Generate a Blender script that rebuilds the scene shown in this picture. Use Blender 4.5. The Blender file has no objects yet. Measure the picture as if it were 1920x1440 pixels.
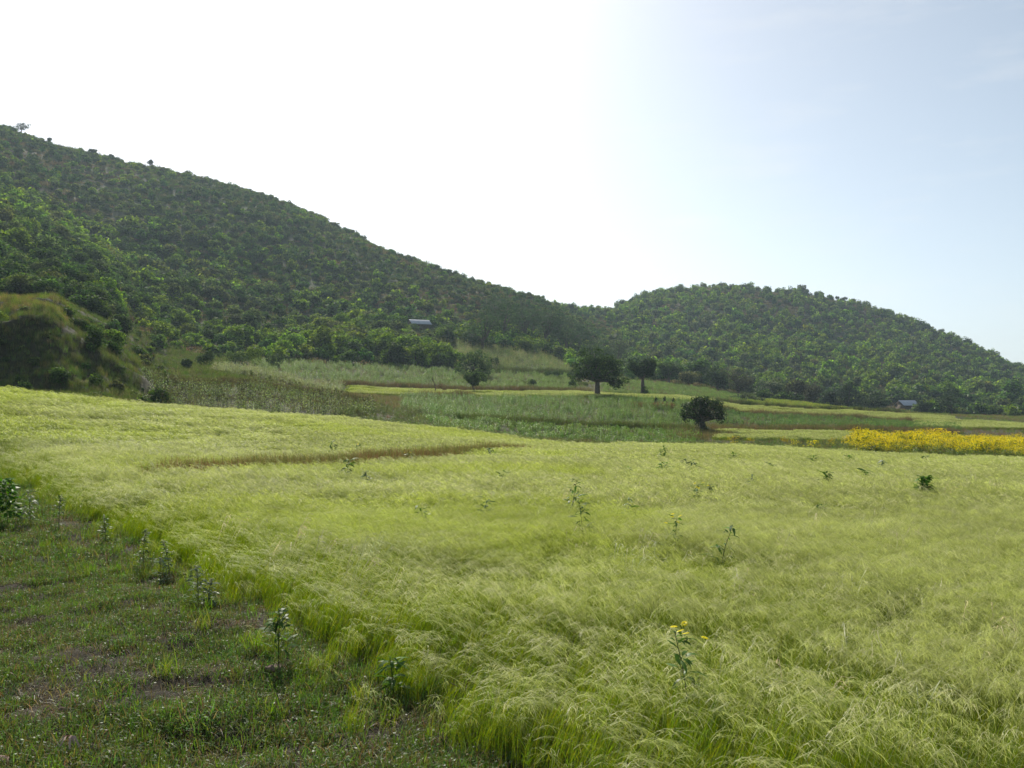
import bpy, math, random
import numpy as np
from mathutils import Vector, Matrix

sc = bpy.context.scene
PI = math.pi
R = math.radians

# ------------------------------------------------------------------ camera
CAM_H = 2.2
F = 1732.0            # focal length in pixels of a 1920 wide picture
HZ = 768.0            # picture row of the true horizon
cam_d = bpy.data.cameras.new('camera')
cam_d.sensor_width = 36.0
cam_d.lens = 36.0 * F / 1920.0
cam_d.shift_y = 48.0 / 1920.0
cam_d.clip_start = 0.1
cam_d.clip_end = 9000.0
cam = bpy.data.objects.new('camera', cam_d)
cam.location = (0, 0, CAM_H)
cam.rotation_euler = (R(90), 0, 0)
sc.collection.objects.link(cam)
sc.camera = cam

# ------------------------------------------------------------------ sky, sun, exposure
SUN_AZ = -16.0        # degrees clockwise from straight ahead
SUN_EL = 37.0
SKY_STRENGTH = 0.09
SUN_STRENGTH = 4.7
EXPOSURE = 0.5
w = bpy.data.worlds.new("World")
sc.world = w
w.use_nodes = True
nt = w.node_tree
nt.nodes.clear()
wo = nt.nodes.new('ShaderNodeOutputWorld')
bg = nt.nodes.new('ShaderNodeBackground')
sky = nt.nodes.new('ShaderNodeTexSky')
sky.sky_type = 'NISHITA'
sky.sun_disc = False
sky.sun_elevation = R(SUN_EL)
sky.sun_rotation = R(SUN_AZ)
sky.altitude = 1800
sky.air_density = 1.0
sky.dust_density = 5.5
sky.ozone_density = 1.0
bg.inputs['Strength'].default_value = SKY_STRENGTH
# thin wisps of high cloud
tc = nt.nodes.new('ShaderNodeTexCoord')
mp = nt.nodes.new('ShaderNodeMapping')
mp.inputs['Scale'].default_value = (3.0, 3.0, 16.0)
nz = nt.nodes.new('ShaderNodeTexNoise')
nz.inputs['Scale'].default_value = 2.2
nz.inputs['Detail'].default_value = 8
nz.inputs['Roughness'].default_value = 0.6
rp = nt.nodes.new('ShaderNodeValToRGB')
rp.color_ramp.elements[0].position = 0.50
rp.color_ramp.elements[0].color = (0, 0, 0, 1)
rp.color_ramp.elements[1].position = 0.82
rp.color_ramp.elements[1].color = (0.34, 0.34, 0.34, 1)
mx = nt.nodes.new('ShaderNodeMix')
mx.data_type = 'RGBA'
mx.inputs[7].default_value = (7.5, 7.4, 7.2, 1)
# one small bright wisp low over the saddle
wd = Vector(((1285 - 960) / F, 1, (HZ - 416) / F)).normalized()
mp2 = nt.nodes.new('ShaderNodeMapping')
mp2.vector_type = 'POINT'
mp2.inputs['Location'].default_value = (-wd.x * 20, -wd.y * 20, -wd.z * 95)
mp2.inputs['Scale'].default_value = (20, 20, 95)
grad = nt.nodes.new('ShaderNodeTexGradient')
grad.gradient_type = 'SPHERICAL'
mw = nt.nodes.new('ShaderNodeMath'); mw.operation = 'MULTIPLY'
mw2 = nt.nodes.new('ShaderNodeMath'); mw2.operation = 'MULTIPLY'; mw2.inputs[1].default_value = 1.3
ma = nt.nodes.new('ShaderNodeMath'); ma.operation = 'ADD'; ma.use_clamp = True
L = nt.links.new
L(tc.outputs['Generated'], mp.inputs['Vector'])
L(mp.outputs['Vector'], nz.inputs['Vector'])
L(nz.outputs['Fac'], rp.inputs['Fac'])
L(tc.outputs['Generated'], mp2.inputs['Vector'])
L(mp2.outputs['Vector'], grad.inputs['Vector'])
L(grad.outputs['Fac'], mw.inputs[0])
L(nz.outputs['Fac'], mw.inputs[1])
L(mw.outputs[0], mw2.inputs[0])
L(mw2.outputs[0], ma.inputs[0])
L(rp.outputs['Color'], ma.inputs[1])
L(ma.outputs[0], mx.inputs[0])
hsv = nt.nodes.new('ShaderNodeHueSaturation')     # thin high haze pales the blue
hsv.inputs['Saturation'].default_value = .70
hsv.inputs['Hue'].default_value = .487
L(sky.outputs['Color'], hsv.inputs['Color'])
L(hsv.outputs['Color'], mx.inputs[6])
L(mx.outputs[2], bg.inputs['Color'])
L(bg.outputs['Background'], wo.inputs['Surface'])

sun_d = bpy.data.lights.new('sun', 'SUN')
sun_d.energy = SUN_STRENGTH
sun_d.angle = R(0.55)
sun_d.color = (1.0, 0.93, 0.82)
sun = bpy.data.objects.new('sun', sun_d)
sdir = Vector((math.sin(R(SUN_AZ)) * math.cos(R(SUN_EL)), math.cos(R(SUN_AZ)) * math.cos(R(SUN_EL)), math.sin(R(SUN_EL))))
sun.rotation_euler = (-sdir).to_track_quat('-Z', 'Y').to_euler()
sun.location = (-60, 100, 120)
sc.collection.objects.link(sun)

sc.view_settings.view_transform = 'Standard'
sc.view_settings.look = 'None'
sc.view_settings.gamma = 1
sc.view_settings.use_curve_mapping = False
sc.view_settings.exposure = EXPOSURE
sc.render.engine = 'CYCLES'
sc.cycles.max_bounces = 6
sc.cycles.diffuse_bounces = 3
sc.cycles.glossy_bounces = 2
sc.cycles.transmission_bounces = 4
sc.cycles.volume_bounces = 0
sc.cycles.transparent_max_bounces = 4
sc.cycles.caustics_reflective = False
sc.cycles.caustics_refractive = False

# ------------------------------------------------------------------ numeric helpers
def vnoise(x, y, seed=0):
    x = np.asarray(x, float); y = np.asarray(y, float)
    ix = np.floor(x).astype(np.int64); iy = np.floor(y).astype(np.int64)
    fx = x - ix; fy = y - iy
    fx = fx * fx * (3 - 2 * fx); fy = fy * fy * (3 - 2 * fy)
    def h(a, b):
        v = (a * 374761393 + b * 668265263 + seed * 1442695041) & 0xffffffff
        v = ((v ^ (v >> 13)) * 1274126177) & 0xffffffff
        v = v ^ (v >> 16)
        return (v & 0xffffff) / float(0xffffff)
    a = h(ix, iy); b = h(ix + 1, iy); c = h(ix, iy + 1); d = h(ix + 1, iy + 1)
    return (a * (1 - fx) + b * fx) * (1 - fy) + (c * (1 - fx) + d * fx) * fy

def fbm(x, y, seed=0, o=4):
    s = 0; a = 0.5; t = 0
    for i in range(o):
        s = s + a * vnoise(x * 2 ** i, y * 2 ** i, seed + i * 17)
        t += a; a *= 0.5
    return s / t          # 0..1

def sstep(a, b, v):
    t = np.clip((np.asarray(v, float) - a) / (b - a), 0, 1)
    return t * t * (3 - 2 * t)

def pchip(x, y, q):
    x = np.asarray(x, float); y = np.asarray(y, float); q = np.asarray(q, float)
    h = np.diff(x); dl = np.diff(y) / h
    m = np.zeros_like(y)
    m[0] = dl[0]; m[-1] = dl[-1]
    for i in range(1, len(x) - 1):
        if dl[i - 1] * dl[i] > 0:
            w1 = 2 * h[i] + h[i - 1]; w2 = h[i] + 2 * h[i - 1]
            m[i] = (w1 + w2) / (w1 / dl[i - 1] + w2 / dl[i])
    qc = np.clip(q, x[0], x[-1])
    k = np.clip(np.searchsorted(x, qc, side='right') - 1, 0, len(x) - 2)
    t = (qc - x[k]) / h[k]
    return ((1 + 2 * t) * (1 - t) ** 2 * y[k] + t * (1 - t) ** 2 * h[k] * m[k]
            + t * t * (3 - 2 * t) * y[k + 1] + t * t * (t - 1) * h[k] * m[k + 1])

# ------------------------------------------------------------------ the lie of the land
# Survey lines across the valley: bearing (in units of the 1920 wide picture) -> (metres ahead, elevation row of the ground)
def zrow(Y, row): return CAM_H + (HZ - row) * Y / F
def rowz(Y, z): return HZ - (z - CAM_H) * F / Y
LINES = [
 {0: (4, rowz(4, 0)), 1: (4, rowz(4, 0))},
 {0: (14, rowz(14, 0.05)), 1000: (14, rowz(14, 0))},
 {0: (28, rowz(28, .35)), 300: (28, rowz(28, .2)), 640: (28, rowz(28, 0)), 1000: (28, rowz(28, -.05)), 1920: (28, rowz(28, -.25))},
 {-400: (42, 735), 0: (45, 753), 150: (48, 764), 300: (50, 778), 640: (55, 803), 850: (58, 823), 1050: (58, 848), 1300: (60, 850), 1400: (60, 852), 1600: (58, 864), 1920: (54, 876)},
 {-400: (64, 720), 0: (66, 741), 60: (66, 742), 130: (67, 745), 200: (66, 754), 260: (66, 764), 300: (64, 774), 450: (66, 780), 640: (70, 790), 850: (72, 808), 1050: (76, 836), 1300: (78, 840), 1400: (80, 836), 1600: (80, 840), 1920: (78, 848)},
 {-400: (77, 545), 0: (77, 590), 60: (77, 590), 100: (77.5, 598), 130: (78, 624), 200: (82, 660), 260: (85, 694), 300: (88, 720), 450: (92, 724), 640: (98, 752), 850: (92, 787), 1050: (98, 797), 1270: (100, 806), 1400: (105, 811), 1600: (108, 813), 1920: (110, 820)},
 {-400: (112, 500), 0: (112, 552), 100: (112, 560), 150: (115, 582), 200: (116, 612), 260: (118, 658), 300: (118, 690), 450: (120, 700), 640: (126, 738), 760: (130, 744), 900: (134, 745), 1120: (138, 747), 1300: (140, 757), 1400: (145, 777), 1600: (150, 787), 1920: (155, 801)},
 {-400: (122, 490), 0: (122, 543), 150: (122, 572), 200: (123, 604), 260: (125, 654), 300: (126, 686), 450: (130, 693), 640: (140, 726), 760: (145, 731), 900: (148, 736), 1120: (155, 740), 1300: (165, 748), 1400: (170, 759), 1600: (180, 771), 1920: (190, 789)},
 {-400: (150, 440), 0: (150, 500), 150: (150, 535), 200: (150, 565), 260: (152, 625), 300: (155, 648), 450: (165, 674), 640: (180, 682), 760: (190, 688), 850: (195, 692), 950: (200, 700), 1060: (215, 703), 1120: (225, 709), 1200: (235, 714), 1300: (240, 724), 1400: (250, 742), 1500: (260, 754), 1600: (275, 769), 1800: (290, 779), 1920: (290, 781)},
 {-400: (230, 310), 0: (240, 400), 300: (240, 545), 640: (250, 612), 850: (260, 642), 950: (262, 652), 1060: (275, 668), 1120: (290, 684), 1180: (310, 697), 1300: (320, 712), 1400: (330, 716), 1600: (350, 734), 1920: (370, 756)},
 {-400: (420, 80), 0: (430, 241), 100: (430, 275), 300: (430, 325), 450: (430, 362), 560: (425, 402), 640: (420, 440), 800: (400, 508), 950: (380, 560), 1050: (370, 596), 1120: (370, 632), 1180: (380, 660), 1300: (430, 648), 1400: (450, 640), 1600: (470, 660), 1800: (480, 697), 1920: (490, 722), 2300: (490, 765)},
 {-400: (560, 200), 0: (560, 310), 300: (560, 390), 640: (560, 490), 800: (560, 535), 950: (580, 580), 1050: (600, 595), 1100: (600, 596), 1150: (600, 592), 1200: (610, 569), 1290: (620, 553), 1400: (620, 549), 1500: (620, 556), 1600: (620, 578), 1700: (610, 611), 1800: (600, 649), 1920: (590, 699), 2300: (560, 762)},
 {-400: (900, 420), 640: (900, 640), 1400: (900, 640), 1920: (900, 745), 2300: (900, 768)},
 {0: (3500, rowz(3500, 0)), 1: (3500, rowz(3500, 0))},
]
PXG = np.arange(-900, 2801, 5.0)
YG = np.exp(np.linspace(math.log(4), math.log(3500), 900))
_Yk = []; _Zk = []
for ln in LINES:
    ks = sorted(ln)
    _Yk.append(pchip(ks, [ln[k][0] for k in ks], PXG))
    _Zk.append(pchip(ks, [zrow(*ln[k]) for k in ks], PXG))
_Yk = np.array(_Yk); _Zk = np.array(_Zk)
ZT = np.zeros((len(PXG), len(YG))); ST = np.zeros_like(ZT)
for i in range(len(PXG)):
    ZT[i] = pchip(_Yk[:, i], _Zk[:, i], YG)
    ST[i] = np.interp(YG, _Yk[:, i], np.arange(len(LINES)))
LY0 = math.log(4); LY1 = math.log(3500)

def _look(T, x, y):
    yy = np.clip(y, 4, 3499)
    px = np.clip(x / yy * F + 960, -899, 2799)
    a = (px + 900) / 5.0; b = (np.log(yy) - LY0) / (LY1 - LY0) * (len(YG) - 1)
    i = np.clip(a.astype(int), 0, len(PXG) - 2); j = np.clip(b.astype(int), 0, len(YG) - 2)
    fa = a - i; fb = b - j
    return (T[i, j] * (1 - fa) + T[i + 1, j] * fa) * (1 - fb) + (T[i, j + 1] * (1 - fa) + T[i + 1, j + 1] * fa) * fb

def PX(x, y): return np.asarray(x, float) / np.maximum(y, 0.5) * F + 960
def S(x, y): return _look(ST, np.asarray(x, float), np.asarray(y, float))

EDGE_Y = [0, 4, 5.7, 9, 12.2, 17, 23, 29, 33]
EDGE_X = [3.2, 0.95, -0.1, -2.1, -4.2, -7.5, -11.8, -16.2, -19.5]
def edge_x(y): return np.interp(y, EDGE_Y, EDGE_X)

def H(x, y):
    x = np.atleast_1d(np.asarray(x, float)); y = np.atleast_1d(np.asarray(y, float))
    z = _look(ZT, x, y); s = S(x, y); px = PX(x, y)
    # hills: gullies and hummocks
    hill = sstep(8, 9, s) * (1 - sstep(11.5, 12.5, s))
    z = z + hill * ((fbm(x / 55, y / 55, 3, 4) - .5) * 7 + (fbm(x / 14, y / 14, 5, 3) - .5) * 2.2)
    # eroded bank on the left
    bank = sstep(3.9, 4.2, s) * (1 - sstep(7.5, 8.6, s)) * (1 - sstep(250, 400, px)) * (y > 20)
    rid = 1 - np.abs(2 * fbm((x * .8 + y * .6) / 11, (y * .8 - x * .6) / 5, 9, 4) - 1)
    z = z + bank * ((rid - .85) * 1.5 + (fbm(x / 6, y / 5, 13, 4) - .62) * 2.2 + (fbm(x / 1.6, y / 1.6, 12, 3) - .5) * .9)
    # fields: gentle swell; verge: clods and hollows
    near = (1 - sstep(60, 90, y))
    z = z + near * (fbm(x / 6, y / 6, 21, 3) - .5) * .16
    verge = sstep(0.3, -0.5, x - edge_x(y)) if False else np.clip((edge_x(y) - x + .3) / .8, 0, 1) * (y < 40)
    z = z + verge * ((fbm(x / .55, y / .55, 31, 4) - .5) * .20)
    terr = sstep(3.2, 3.6, s) * (1 - sstep(7.6, 8, s)) * (px > 330)
    z = z + terr * (fbm(x / 9, y / 9, 41, 3) - .5) * .5
    return z

def Hs(x, y): return float(H(x, y)[0])

def at(px, row, up=0.0, y0=5.0, y1=1200.0):
    """first place ahead, on the bearing px, where the ground (plus up) is seen at the picture row"""
    ys = np.exp(np.linspace(math.log(y0), math.log(y1), 3000))
    xs = (px - 960) / F * ys
    r = HZ - (H(xs, ys) + up - CAM_H) * F / ys
    k = np.argmax(r <= row)
    return float(xs[k]), float(ys[k])

def spot(px, Y):
    x = (px - 960) / F * Y
    return x, Y, Hs(x, Y)

# ------------------------------------------------------------------ mesh helpers
class MB:
    def __init__(s): s.v = []; s.q = []; s.t = []; s.c = []; s.mq = []; s.mt = []; s.n = 0
    def add(s, v, q=None, col=(1, 1, 1), t=None, mat=0):
        v = np.asarray(v, float).reshape(-1, 3)
        if q is not None and len(q):
            q = np.asarray(q, int).reshape(-1, 4); s.q.append(q + s.n); s.mq.append(np.full(len(q), mat))
        if t is not None and len(t):
            t = np.asarray(t, int).reshape(-1, 3); s.t.append(t + s.n); s.mt.append(np.full(len(t), mat))
        c = np.asarray(col, float)
        if c.ndim == 1: c = np.tile(c, (len(v), 1))
        s.v.append(v); s.c.append(c); s.n += len(v)
        return s
    def mesh(s, name, mats, smooth=False):
        me = bpy.data.meshes.new(name)
        v = np.concatenate(s.v); c = np.concatenate(s.c)
        q = np.concatenate(s.q) if s.q else np.zeros((0, 4), int)
        t = np.concatenate(s.t) if s.t else np.zeros((0, 3), int)
        me.vertices.add(len(v)); me.vertices.foreach_set('co', v.astype(np.float32).ravel())
        nl = q.size + t.size
        me.loops.add(nl)
        me.loops.foreach_set('vertex_index', np.concatenate([q.ravel(), t.ravel()]).astype(np.int32))
        me.polygons.add(len(q) + len(t))
        st = np.concatenate([np.arange(len(q)) * 4, q.size + np.arange(len(t)) * 3]).astype(np.int32)
        me.polygons.foreach_set('loop_start', st)
        mi = np.concatenate(s.mq + s.mt) if (s.mq or s.mt) else np.zeros(0)
        me.polygons.foreach_set('material_index', mi.astype(np.int32))
        if smooth: me.polygons.foreach_set('use_smooth', np.ones(len(q) + len(t), bool))
        at_ = me.attributes.new('Col', 'FLOAT_COLOR', 'POINT')
        at_.data.foreach_set('color', np.concatenate([c, np.ones((len(c), 1))], 1).astype(np.float32).ravel())
        for m in (mats if isinstance(mats, (list, tuple)) else [mats]): me.materials.append(m)
        me.update(calc_edges=True)
        return me

def strips(mb, P, W, col, side=None, rng=None, mat=0):
    """m ribbons of n points: P (m,n,3), W (m,n) full widths, col (m,3) or (m,n,3)"""
    P = np.asarray(P, float); m, n, _ = P.shape
    W = np.broadcast_to(np.asarray(W, float), (m, n))
    if side is None:
        a = rng.uniform(0, PI, m)
        side = np.stack([np.cos(a), np.sin(a), np.zeros(m)], 1)
    sd = side[:, None, :] * W[:, :, None] * .5
    v = np.stack([P - sd, P + sd], 2).reshape(-1, 3)
    base = (np.arange(m)[:, None] * n + np.arange(n - 1)[None]) * 2
    q = np.stack([base, base + 1, base + 3, base + 2], -1).reshape(-1, 4)
    col = np.asarray(col, float)
    if col.ndim == 1: col = np.tile(col, (m, 1))
    if col.ndim == 2: col = np.repeat(col[:, None, :], n, 1)
    c = np.repeat(col[:, :, None, :], 2, 2).reshape(-1, 3)
    mb.add(v, q, c, mat=mat)

def tube(mb, pts, rad, sides=6, col=(1, 1, 1), mat=0, cap=True):
    pts = [Vector(p) for p in pts]; n = len(pts)
    vs = []; up = Vector((0.03, 1, 0.02)).normalized()
    for i, p in enumerate(pts):
        d = (pts[min(i + 1, n - 1)] - pts[max(i - 1, 0)]).normalized()
        a = d.cross(up)
        if a.length < .05: a = d.cross(Vector((1, 0, 0)))
        a.normalize(); b = d.cross(a)
        for k in range(sides):
            t = 2 * PI * k / sides
            vs.append(p + (a * math.cos(t) + b * math.sin(t)) * rad[i])
    q = []
    for i in range(n - 1):
        for k in range(sides):
            k2 = (k + 1) % sides
            q.append((i * sides + k, i * sides + k2, (i + 1) * sides + k2, (i + 1) * sides + k))
    t = []
    if cap:
        vs.append(pts[-1]); c = len(vs) - 1
        for k in range(sides): t.append(((n - 1) * sides + k, (n - 1) * sides + (k + 1) % sides, c))
    mb.add([tuple(v) for v in vs], q, col, t=t, mat=mat)

def cards(mb, C, N, ln, wd, col, rng, mat=0, fold=0.0):
    """leaf shaped quads at C (m,3) facing N (m,3)"""
    m = len(C)
    N = N / np.maximum(np.linalg.norm(N, axis=1, keepdims=True), 1e-6)
    r = rng.normal(size=(m, 3)); A = np.cross(N, r)
    A /= np.maximum(np.linalg.norm(A, axis=1, keepdims=True), 1e-6)
    B = np.cross(N, A)
    ln = np.broadcast_to(np.asarray(ln, float), (m,))[:, None]; wd = np.broadcast_to(np.asarray(wd, float), (m,))[:, None]
    v = np.stack([C - A * ln * .5, C + B * wd * .5 + A * ln * .05, C + A * ln * .5, C - B * wd * .5 + A * ln * .05], 1).reshape(-1, 3)
    q = np.arange(m * 4).reshape(m, 4)
    col = np.asarray(col, float)
    if col.ndim == 1: col = np.tile(col, (m, 1))
    mb.add(v, q, np.repeat(col, 4, 0), mat=mat)

def leaf_cloud(mb, rng, lumps, n, size, col, var=.25, up=.5, shell=.55, mat=0, tip=None):
    """leaf cards through ellipsoid lumps [(cx,cy,cz,rx,ry,rz)]; outermost upper leaves may take a lighter colour (tip) that paints in sunlit tops"""
    Lp = np.asarray(lumps, float)
    wgt = (Lp[:, 3] * Lp[:, 4] * Lp[:, 5]) ** .67; wgt /= wgt.sum()
    k = rng.choice(len(Lp), n, p=wgt)
    d = rng.normal(size=(n, 3)); d /= np.linalg.norm(d, axis=1, keepdims=True)
    r = shell + (1 - shell) * rng.random(n) ** .6
    r = r * (1 + rng.normal(0, .13, n)) * np.where(rng.random(n) < .05, 1.18, 1)
    C = Lp[k, :3] + d * Lp[k, 3:] * r[:, None]
    N = d * .6 + rng.normal(size=(n, 3)) * .7; N[:, 2] += up
    c = np.asarray(col, float)[None] * np.clip(1 + rng.normal(0, var, (n, 1)), .4, 1.8)
    lum = 1 + rng.normal(0, .15, len(Lp)); c = c * lum[k][:, None]
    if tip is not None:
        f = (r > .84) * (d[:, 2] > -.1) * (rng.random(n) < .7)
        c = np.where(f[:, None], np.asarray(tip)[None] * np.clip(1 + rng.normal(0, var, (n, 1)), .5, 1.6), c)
    cards(mb, C, N, size * rng.uniform(.7, 1.4, n), size * rng.uniform(.35, .7, n), c, rng, mat=mat)

# ------------------------------------------------------------------ materials
def plant_mat(name, tint='INST', transl=.38, gloss=.05, rough=.38):
    m = bpy.data.materials.new(name); m.use_nodes = True
    t = m.node_tree; t.nodes.clear(); N = t.nodes.new; K = t.links.new
    o = N('ShaderNodeOutputMaterial')
    a = N('ShaderNodeAttribute'); a.attribute_name = 'Col'
    mul = N('ShaderNodeMix'); mul.data_type = 'RGBA'; mul.blend_type = 'MULTIPLY'; mul.inputs[0].default_value = 1
    K(a.outputs['Color'], mul.inputs[6])
    if tint == 'INST':
        b = N('ShaderNodeAttribute'); b.attribute_type = 'INSTANCER'; b.attribute_name = 'tint'
        K(b.outputs['Color'], mul.inputs[7])
    else:
        b = N('ShaderNodeObjectInfo'); K(b.outputs['Color'], mul.inputs[7])
    df = N('ShaderNodeBsdfDiffuse'); tr = N('ShaderNodeBsdfTranslucent'); gl = N('ShaderNodeBsdfGlossy')
    gl.inputs['Roughness'].default_value = rough
    gl.inputs['Color'].default_value = (1, 1, 1, 1)
    hs = N('ShaderNodeHueSaturation'); hs.inputs['Saturation'].default_value = 1.12; hs.inputs['Value'].default_value = 1.25
    hs.inputs['Hue'].default_value = .498
    K(mul.outputs[2], df.inputs['Color']); K(mul.outputs[2], hs.inputs['Color']); K(hs.outputs['Color'], tr.inputs['Color'])
    m1 = N('ShaderNodeMixShader'); m1.inputs[0].default_value = transl
    K(df.outputs[0], m1.inputs[1]); K(tr.outputs[0], m1.inputs[2])
    m2 = N('ShaderNodeMixShader'); lw = N('ShaderNodeFresnel'); lw.inputs['IOR'].default_value = 1.35
    mm = N('ShaderNodeMath'); mm.operation = 'MULTIPLY'; mm.inputs[1].default_value = gloss / .022
    mm.use_clamp = True
    mn = N('ShaderNodeMath'); mn.operation = 'MINIMUM'; mn.inputs[1].default_value = gloss * 3.0
    K(lw.outputs[0], mm.inputs[0]); K(mm.outputs[0], mn.inputs[0]); K(mn.outputs[0], m2.inputs[0])
    K(m1.outputs[0], m2.inputs[1]); K(gl.outputs[0], m2.inputs[2])
    K(m2.outputs[0], o.inputs['Surface'])
    return m
M_crop = plant_mat('crop_blades', 'INST', .42, .007, .45)
M_teff = plant_mat('teff_blades', 'INST', .45, .007, .45)
M_leafi = plant_mat('shrub_leaves_scattered', 'INST', .36, .004, .5)
M_leafo = plant_mat('shrub_leaves', 'OBJ', .36, .004, .5)
M_glossleaf = plant_mat('glossy_leaves', 'OBJ', .30, .007, .4)
M_weed = plant_mat('weed_leaves', 'OBJ', .42, .006, .42)

def solid_mat(name, c1, c2, scale=4, rough=.85, bump=.3, metallic=0, detail=6):
    m = bpy.data.materials.new(name); m.use_nodes = True
    t = m.node_tree; b = t.nodes['Principled BSDF']; N = t.nodes.new; K = t.links.new
    co = N('ShaderNodeTexCoord'); n = N('ShaderNodeTexNoise'); n.inputs['Scale'].default_value = scale; n.inputs['Detail'].default_value = detail
    r = N('ShaderNodeValToRGB'); r.color_ramp.elements[0].color = (*c1, 1); r.color_ramp.elements[1].color = (*c2, 1)
    r.color_ramp.elements[0].position = .3; r.color_ramp.elements[1].position = .7
    K(co.outputs['Object'], n.inputs['Vector']); K(n.outputs['Fac'], r.inputs['Fac']); K(r.outputs['Color'], b.inputs['Base Color'])
    b.inputs['Roughness'].default_value = rough; b.inputs['Metallic'].default_value = metallic
    bp = N('ShaderNodeBump'); bp.inputs['Strength'].default_value = bump; bp.inputs['Distance'].default_value = .05
    K(n.outputs['Fac'], bp.inputs['Height']); K(bp.outputs['Normal'], b.inputs['Normal'])
    return m
M_bark = solid_mat('bark', (.06, .045, .03), (.13, .10, .075), 7, .9, .6)
M_iron = solid_mat('corrugated_iron', (.42, .44, .47), (.55, .57, .60), 1.2, .42, .1, .55)
M_mud = solid_mat('mud_plaster', (.075, .055, .038), (.12, .09, .06), 3, .95, .4)
M_wood = solid_mat('weathered_wood', (.09, .065, .045), (.14, .10, .07), 5, .9, .3)
M_clod = solid_mat('dry_soil_clod', (.14, .09, .07), (.26, .17, .14), 22, .95, .8)
M_dry = solid_mat('withered_leaf', (.36, .22, .18), (.55, .40, .32), 18, .7, .3)
M_stone = solid_mat('grey_stone', (.12, .09, .09), (.24, .19, .19), 16, .9, .5)

def ground_mat():
    m = bpy.data.materials.new('soil_and_turf'); m.use_nodes = True
    t = m.node_tree; b = t.nodes['Principled BSDF']; N = t.nodes.new; K = t.links.new
    a = N('ShaderNodeAttribute'); a.attribute_name = 'Col'
    co = N('ShaderNodeTexCoord')
    n1 = N('ShaderNodeTexNoise'); n1.inputs['Scale'].default_value = 1.3; n1.inputs['Detail'].default_value = 9; n1.inputs['Roughness'].default_value = .7
    n2 = N('ShaderNodeTexNoise'); n2.inputs['Scale'].default_value = .12; n2.inputs['Detail'].default_value = 6
    r = N('ShaderNodeMapRange'); r.inputs[1].default_value = .3; r.inputs[2].default_value = .7; r.inputs[3].default_value = .55; r.inputs[4].default_value = 1.4
    r2 = N('ShaderNodeMapRange'); r2.inputs[1].default_value = .3; r2.inputs[2].default_value = .7; r2.inputs[3].default_value = .75; r2.inputs[4].default_value = 1.25
    mu = N('ShaderNodeMath'); mu.operation = 'MULTIPLY'
    sc_ = N('ShaderNodeVectorMath'); sc_.operation = 'SCALE'
    K(co.outputs['Object'], n1.inputs['Vector']); K(co.outputs['Object'], n2.inputs['Vector'])
    K(n1.outputs['Fac'], r.inputs[0]); K(n2.outputs['Fac'], r2.inputs[0]); K(r.outputs[0], mu.inputs[0]); K(r2.outputs[0], mu.inputs[1])
    K(a.outputs['Color'], sc_.inputs[0]); K(mu.outputs[0], sc_.inputs['Scale']); K(sc_.outputs[0], b.inputs['Base Color'])
    b.inputs['Roughness'].default_value = .95; b.inputs['Specular IOR Level'].default_value = .15
    bp = N('ShaderNodeBump'); bp.inputs['Strength'].default_value = .7; bp.inputs['Distance'].default_value = .12
    K(n1.outputs['Fac'], bp.inputs['Height']); K(bp.outputs['Normal'], b.inputs['Normal'])
    return m
M_ground = ground_mat()

# ------------------------------------------------------------------ object helpers
def tag(o, label=None, cat=None, group=None, kind=None):
    if label: o['label'] = label
    if cat: o['category'] = cat
    if group: o['group'] = group
    if kind: o['kind'] = kind
    return o
def obj(name, me, parent=None, loc=None, rotz=None, color=None):
    o = bpy.data.objects.new(name, me); sc.collection.objects.link(o)
    if parent: o.parent = parent
    if loc is not None: o.location = loc
    if rotz is not None: o.rotation_euler = (0, 0, rotz)
    if color is not None: o.color = (*color, 1)
    return o
def thing(name, label, cat, loc=(0, 0, 0), rotz=0, group=None, scale=1):
    o = bpy.data.objects.new(name, None); sc.collection.objects.link(o)
    o.empty_display_size = .3
    o.location = loc; o.rotation_euler = (0, 0, rotz); o.scale = (scale,) * 3
    return tag(o, label, cat, group)

_src_cache = {}
def sources(name, meshes):
    c = bpy.data.collections.new(name + '_patterns')
    for me in meshes:
        c.objects.link(bpy.data.objects.new(name, me))
    return c

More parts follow.
